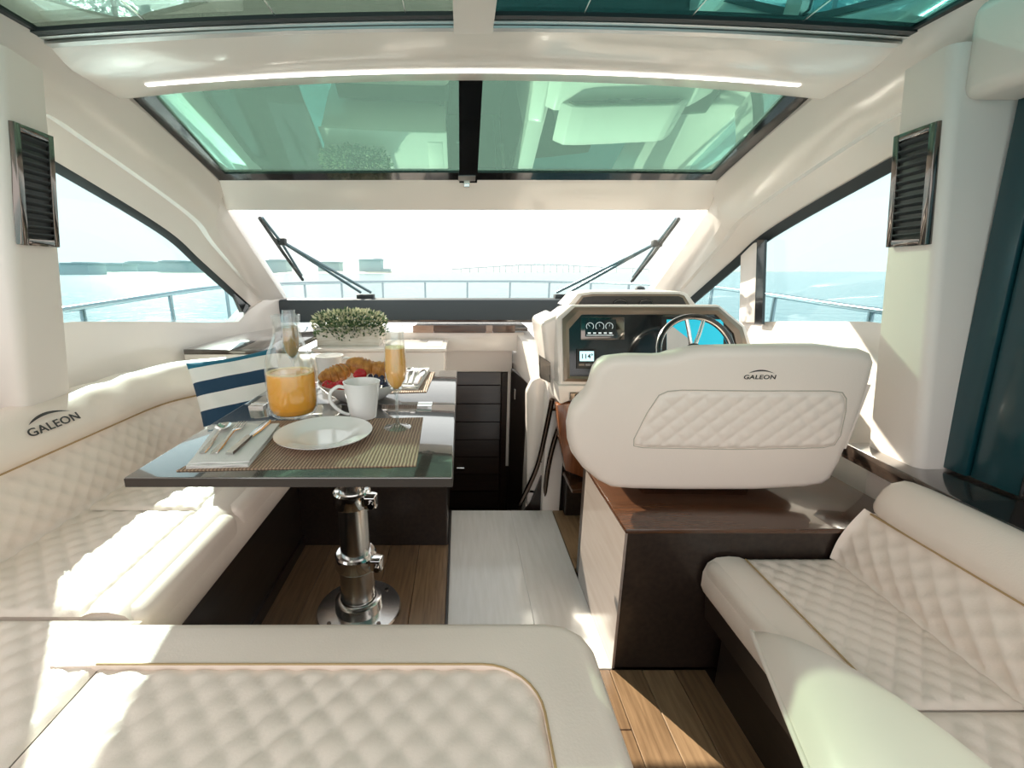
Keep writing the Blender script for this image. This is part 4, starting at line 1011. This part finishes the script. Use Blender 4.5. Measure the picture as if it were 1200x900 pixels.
SB = [(-.098, -.045, .058, 'strawberry at the bowl rim under the croissant nearest the carafe'), (-.055, -.062, .062, 'large strawberry at the bowl rim beside the mug handle'), (-.030, -.080, .060, 'strawberry at the bowl rim behind the mug'), (-.080, -.072, .056, 'strawberry low against the bowl rim by the mug handle'), (-.005, -.005, .085, 'strawberry on top of the pile between the croissants')]
s0 = strawberry(); prev = [random.Random(4).uniform(0, 6) for _ in range(12)]
for k, (x, y, z, lab) in enumerate(SB):
    o = s0 if k == 0 else dup(s0, (0, 0, 0)); o.location = at_bowl(x, y, z); o.rotation_euler = (1.2+.3*k, prev[k], .9*k); o['label'] = lab; o.scale = (1.25,)*3
# blueberries
def blueberry():
    me_p = [(0, -.0072)]
    for k in range(1, 8):
        a_ = -PI/2+PI*k/8; me_p.append((.0078*math.cos(a_), .0072*math.sin(a_)))
    me_p += [(.0032, .0074), (.0022, .0060), (0, .0056)]
    return lathe('blueberry', me_p, (0, 0, 0), M['blueberry'], None, 12)
bb = blueberry(); r = random.Random(11); spots = []
def bowl_z(q):
    pr_ = [(0, .009), (.055, .010), (.080, .018), (.110, .040), (.135, .066)]
    for (a0, z0_), (a1, z1_) in zip(pr_[:-1], pr_[1:]):
        if q <= a1: return z0_+(z1_-z0_)*(q-a0)/(a1-a0)
    return .066
for lay_ in range(4):
    for q in range(260):
        th = r.uniform(-1.7, 1.1); rr_ = r.uniform(.035, .122-.006*lay_); x, y = rr_*math.cos(th), rr_*math.sin(th)
        if any((x-a0)**2+(y-b0)**2 < .0150**2 and l0 == lay_ for a0, b0, l0 in spots): continue
        if math.hypot(x-.05, y-.075) < .05: continue
        spots.append((x, y, lay_))
first = True
for x, y, lay_ in spots:
    q = math.hypot(x, y); z = max(bowl_z(q)+.010, .030)+.0125*lay_
    if lay_ < 2 and q < .104: continue            # buried, nothing of these shows
    if z > .082: continue
    o = bb if first else bb.copy()
    if not first: COL.objects.link(o)
    first = False
    put(o, 'dark blueberry in the heap on the flute side of the bowl', 'blueberry', 'blueberries in the bowl', at_bowl(x, y, z), (r.uniform(-1, 1), r.uniform(-1, 1), 0), 1.05)
# ---- planter
p0 = P(411, 403, Y=2.60); 
pt = thing('planter_box', 'whitewashed wooden planter with clipped box foliage on the white cabinet', 'plant', (p0.x, 2.62, .785))
px0, px1 = P(374, 400, Y=2.60).x, P(446, 400, Y=2.60).x
ZB = .785
for nm, a0, a1, b0, b1 in (('board', px0, px1, 2.555, 2.567), ('board', px0, px1, 2.673, 2.685), ('board', px0, px0+.012, 2.567, 2.673), ('board', px1-.012, px1, 2.567, 2.673)):
    box(nm, a0, a1, b0, b1, ZB, ZB+.105, M['planter'], pt, .002, 1)
box('soil', px0+.012, px1-.012, 2.567, 2.673, ZB+.01, ZB+.100, M['wenge'], pt)
vs, fs, mi = [], [], []; r = random.Random(21)
cxp, czp = (px0+px1)/2, ZB+.122; hw = (px1-px0)/2+.030
for k in range(3400):
    # points through a low rounded mound
    while True:
        a_, b_, c_ = r.uniform(-1, 1), r.uniform(-1, 1), r.uniform(-.75, 1)
        d_ = (abs(a_)**3.2+abs(b_)**2.4+abs(c_)**2.2)
        if d_ < 1.05 and (d_ > .45 or c_ < .05): break
    droop = (-.045*r.random() if c_ < .0 and r.random() < .6 else 0)
    p = Vector((cxp+a_*hw, 2.62+b_*.092, czp+c_*.070+droop+r.uniform(-.006, .006)))
    out = Vector((a_, b_*1.2, max(.1, c_)+.4)).normalized(); side = out.orthogonal().normalized(); side = (Matrix.Rotation(r.uniform(0, 6.28), 3, out) @ side)
    L_, W_ = r.uniform(.016, .028), r.uniform(.0045, .0075); tip = (out+side*r.uniform(-.5, .5)+Vector((0, 0, r.uniform(-.3, .3)))).normalized(); sd_ = tip.cross(side).normalized()
    i0 = len(vs); vs += [p, p+tip*L_*.5+sd_*W_, p+tip*L_, p+tip*L_*.5-sd_*W_]; fs.append((i0, i0+1, i0+2, i0+3))
    h_ = (p.z-czp)/.062; u_ = r.random(); mi.append(2 if u_ < .22+.5*max(0, h_) else (1 if u_ < .6 else 0))
fo_ = from_data('foliage', vs, fs, [M['leaf'], M['leaf2'], M['leaf_tip']], pt, False); fo_.data.polygons.foreach_set('material_index', mi); fo_['kind'] = 'stuff'
# ---- cushions
def pillow(nm, w_, h_, d_, mats, band, parent, n=28, pinch=.06):
    vs, fs, mi = [], [], []
    for side in (1, -1):
        base = len(vs)
        for i in range(n+1):
            for j in range(n+1):
                u, v = 2*i/n-1, 2*j/n-1
                k = 1-pinch*(1-abs(u)**2)*(abs(v)**4); k2 = 1-pinch*(1-abs(v)**2)*(abs(u)**4)
                t = (max(0, (1-u**4)*(1-v**4)))**.55
                wr = .004*math.sin(u*8+v*5)*t
                vs.append((u*w_/2*k2, v*h_/2*k, side*(d_/2*t+wr)))
        for i in range(n):
            for j in range(n):
                a_ = base+i*(n+1)+j; f = (a_, a_+n+1, a_+n+2, a_+1)
                fs.append(f if side > 0 else f[::-1]); mi.append(band(2*(i+.5)/n-1, 2*(j+.5)/n-1))
    bm = bmesh.new(); me = bpy.data.meshes.new('t'); me.from_pydata(vs, [], fs); me.polygons.foreach_set('material_index', mi); bm.from_mesh(me); bpy.data.meshes.remove(me)
    bmesh.ops.remove_doubles(bm, verts=bm.verts[:], dist=1e-5)
    return from_bm(nm, bm, mats, parent, True, 80)
def stripes(u, v):
    q = (1-v)/2
    if q < .07: return 2
    return 0 if int((q-.07)/.155) % 2 == 0 else 1
sp_ = thing('striped_cushion', 'navy and white striped cushion leaning in the sofa corner behind the carafe', 'cushion')
pillow('cushion_body', .33, .37, .12, [M['white_cotton'], M['navy'], M['teal_cotton']], stripes, sp_, 56)
tl, tr_, bl_ = P(231, 410, Y=1.74), P(320, 408, Y=1.865), P(262, 484, Y=1.70)
cc_ = Vector((-.875, 1.735, .700))
ex_ = Vector((.86, .36, .12)).normalized(); up_ = Vector((-.30, .20, .90))
sp_.matrix_world = frame_mtx(cc_, ex_, up_)
wp = thing('leather_cushion', 'cream leather cushion with piped edge lying over the front edge of the side sofa', 'cushion')
Tt = Vector((.645, .835, .425)); Rr = Vector((.775, .578, .41))-Tt; Ll = Vector((.50, .47, .49))-Tt
Rr = Rr.normalized()*.40; Ll = Ll.normalized()*.42
n = 24; rows = []
nrm = Rr.cross(Ll).normalized()
if nrm.z < 0: nrm = -nrm
def wpt(u, v, side):
    t = (max(0, (1-(2*u-1)**4)*(1-(2*v-1)**4)))**.5
    bow = .03*math.sin(PI*u)*(1-v)
    return Tt+Rr*u+Ll*v+nrm*(.075 if side > 0 else -.018)*t+Vector((bow, bow*.6, 0))
for side, nm in ((1, 'cover'), (-1, 'underside')):
    loft(nm, [[wpt(i/n, j/n, side) for j in range(n+1)] for i in range(n+1)], M['leather_pipe'], wp, angle=80)
ed = [wpt(i/n, 0, 0) for i in range(n)]+[wpt(1, j/n, 0) for j in range(n)]+[wpt(1-i/n, 1, 0) for i in range(n)]+[wpt(0, 1-j/n, 0) for j in range(n)]
tube('piping', ed, .005, M['leather_pipe'], wp, 8, True)

# ================================================================== OUTSIDE
# bow rail
rl = thing('bow_rail', 'stainless steel bow rail on posts around the foredeck', 'rail', (CX, 4, .7))
M['rail'] = material('backlit_stainless', (.30, .38, .42), .25, metal=.85)  # stainless steel, its backlit darkness put into the blue-grey colour
tube('top_rail', spline(RAIL_ALL, 8), .016, M['rail'], rl, 10)
RS = spline(RAIL_ALL, 12); acc = 0; last = RS[0]; k = 0
for a, b in zip(RS[:-1], RS[1:]):
    acc += (b-a).length
    if acc > .62:
        acc = 0; inn = (Vector((CX, 2.5, b.z))-b).normalized()
        tube('post', [b, Vector((b.x, b.y, .69))+Vector((inn.x*.04, -.06, 0))], .013, M['rail'], rl, 8)
        lathe('post_foot', [(0, 0), (.035, 0), (.03, .012), (.014, .02)], (b.x+inn.x*.04, b.y-.06, .69), M['steel'], rl, 12)
# wipers on the outside of the windshield
def wiper(b0, b1, pv, ar, lab):
    B0, B1 = ws(*b0, .045), ws(*b1, .045); mid = ws(*pv, .055)
    t = thing('windshield_wiper', lab, 'wiper', tuple(ws(*ar[0], .02)), 'windshield wipers')
    tube('blade', [B0, lerp(B0, B1, .5)+WSN*-.006, B1], .010, M['rubber'], t, 8)
    tube('blade_spine', [lerp(B0, B1, .04)+WSN*.02, mid, lerp(B0, B1, .96)+WSN*.02], .008, M['steel_blue'], t, 8)
    for q in ar: tube('arm', [mid+WSN*.004, ws(*q, .05)], .010, M['steel_blue'], t, 8)
    box('yoke', mid.x-.03, mid.x+.03, mid.y-.02, mid.y+.02, mid.z-.02, mid.z+.02, M['rubber'], t, .008, 2)
    q = ws(*((ar[0][0]+ar[1][0])/2, ar[0][1]), .02); box('pivot_box', q.x-.06, q.x+.06, q.y-.02, q.y+.05, q.z-.05, q.z+.012, M['rubber'], t, .006, 2)
M['steel_blue'] = material('grey_blue_wiper_metal', (.16, .24, .28), .35, metal=.6)
wiper((303, 264), (354, 335), (328, 293), ((422, 350), (434, 350)), 'windshield wiper with twin arm in front of the dinette side')
wiper((797, 265), (741, 337), (771, 295), ((653, 350), (667, 350)), 'windshield wiper with twin arm in front of the helm side')
ho_ = P(750, 338, Y=3.45); hn = thing('deck_fitting', 'small dark deck fitting outside the windshield by the helm side wiper', 'fitting', (ho_.x, 3.45, ho_.z-.05))
lathe('dome', [(0, .05), (.03, .04), (.042, .015), (.042, 0), (0, 0)], (ho_.x, 3.45, ho_.z-.03), M['rubber'], hn, 20)
lathe('stalk', [(.015, -.29), (.015, 0)], (ho_.x, 3.45, ho_.z-.03), M['steel'], hn, 12)
# distant shore
def shore_box(nm, x0, x1, y0, y1, Y, dep, mat, parent=None):
    a, b = P(x0, y1, Y=Y), P(x1, y0, Y=Y); return box(nm, a.x, b.x, Y, Y+dep, -1.4 if nm in ('wall', 'wing') else a.z, b.z, mat, parent)
def land(nm, x0, x1, Y, h, lab):
    a, b = P(x0, 318, Y=Y), P(x1, 318, Y=Y); n = 14; r = random.Random(int(Y)); up, dn = [], []
    for i in range(n+1):
        x = a.x+(b.x-a.x)*i/n; e = math.sin(PI*i/n)**.4; up.append((x, Y, -1.3+h*e*r.uniform(.8, 1.1)))
    rows = [[Vector((p[0], Y-20, -1.4)) for p in up], [Vector(p) for p in up], [Vector((p[0], Y+60, p[2])) for p in up], [Vector((p[0], Y+80, -1.4)) for p in up]]
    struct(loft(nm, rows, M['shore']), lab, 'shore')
land('shoreline_port', 40, 300, 380, 2.2, 'low grassy shore under the buildings seen through the dinette window')
land('shoreline_ahead', 318, 475, 520, 2.6, 'low hazy shore under the buildings seen through the windshield')
land('shoreline_far', 440, 1120, 2400, 7, 'thin hazy line of land on the horizon')
def building(rects, Y, lab, win=None):
    a = P(rects[0][0], 320, Y=Y); b = P(rects[0][1], 320, Y=Y)
    t = thing('building', lab, 'building', ((a.x+b.x)/2, Y+10, -1.0), 'buildings on the far shore')
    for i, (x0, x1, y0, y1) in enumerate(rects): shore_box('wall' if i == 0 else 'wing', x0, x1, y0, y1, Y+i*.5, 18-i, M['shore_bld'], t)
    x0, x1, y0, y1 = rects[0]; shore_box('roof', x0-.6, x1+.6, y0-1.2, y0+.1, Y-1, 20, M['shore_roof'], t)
building([(70, 102, 309, 324), (84, 96, 307, 310)], 350, 'hazy low building at the pillar end of the dinette window')
building([(107, 143, 310, 324), (118, 132, 308, 311)], 392, 'hazy long building beside the low one in the dinette window')
building([(146.5, 184, 308, 324), (150, 166, 306, 309)], 440, 'hazy wide building in the middle of the dinette window view')
building([(186, 240, 307, 325), (190, 205, 305, 308), (222, 238, 309, 325)], 388, 'hazy largest building at the windshield end of the dinette window')
building([(311, 335, 306, 318), (315, 330, 304, 307)], 540, 'hazy building behind the dinette side wiper blade')
building([(373, 397, 308, 319), (378, 392, 306.5, 309)], 535, 'hazy low block between the wiper and the tall block')
building([(421, 446, 305, 318), (424, 440, 303.5, 306), (446, 456, 315, 318), (438, 446, 303, 306)], 530, 'hazy tall block with stepped roof seen through the windshield')
br = thing('bridge', 'long hazy bridge on piers on the horizon', 'bridge', tuple(P(620, 318, Y=1500)))
dpts = [P(x, y, Y=1500) for x, y in ((530, 315.6), (570, 313.0), (600, 311.2), (630, 310.2), (660, 310.6), (690, 312.4), (760, 315.5))]
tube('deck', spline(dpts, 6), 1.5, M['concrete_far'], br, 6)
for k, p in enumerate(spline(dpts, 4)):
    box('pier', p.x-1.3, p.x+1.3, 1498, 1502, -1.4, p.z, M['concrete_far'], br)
for k in range(5):
    xa = 592+k*15; pts = [P(xa+15*q/8, 311.0-2.0*math.sin(PI*q/8), Y=1499) for q in range(9)]; tube('arch', pts, .8, M['concrete_far'], br, 6)
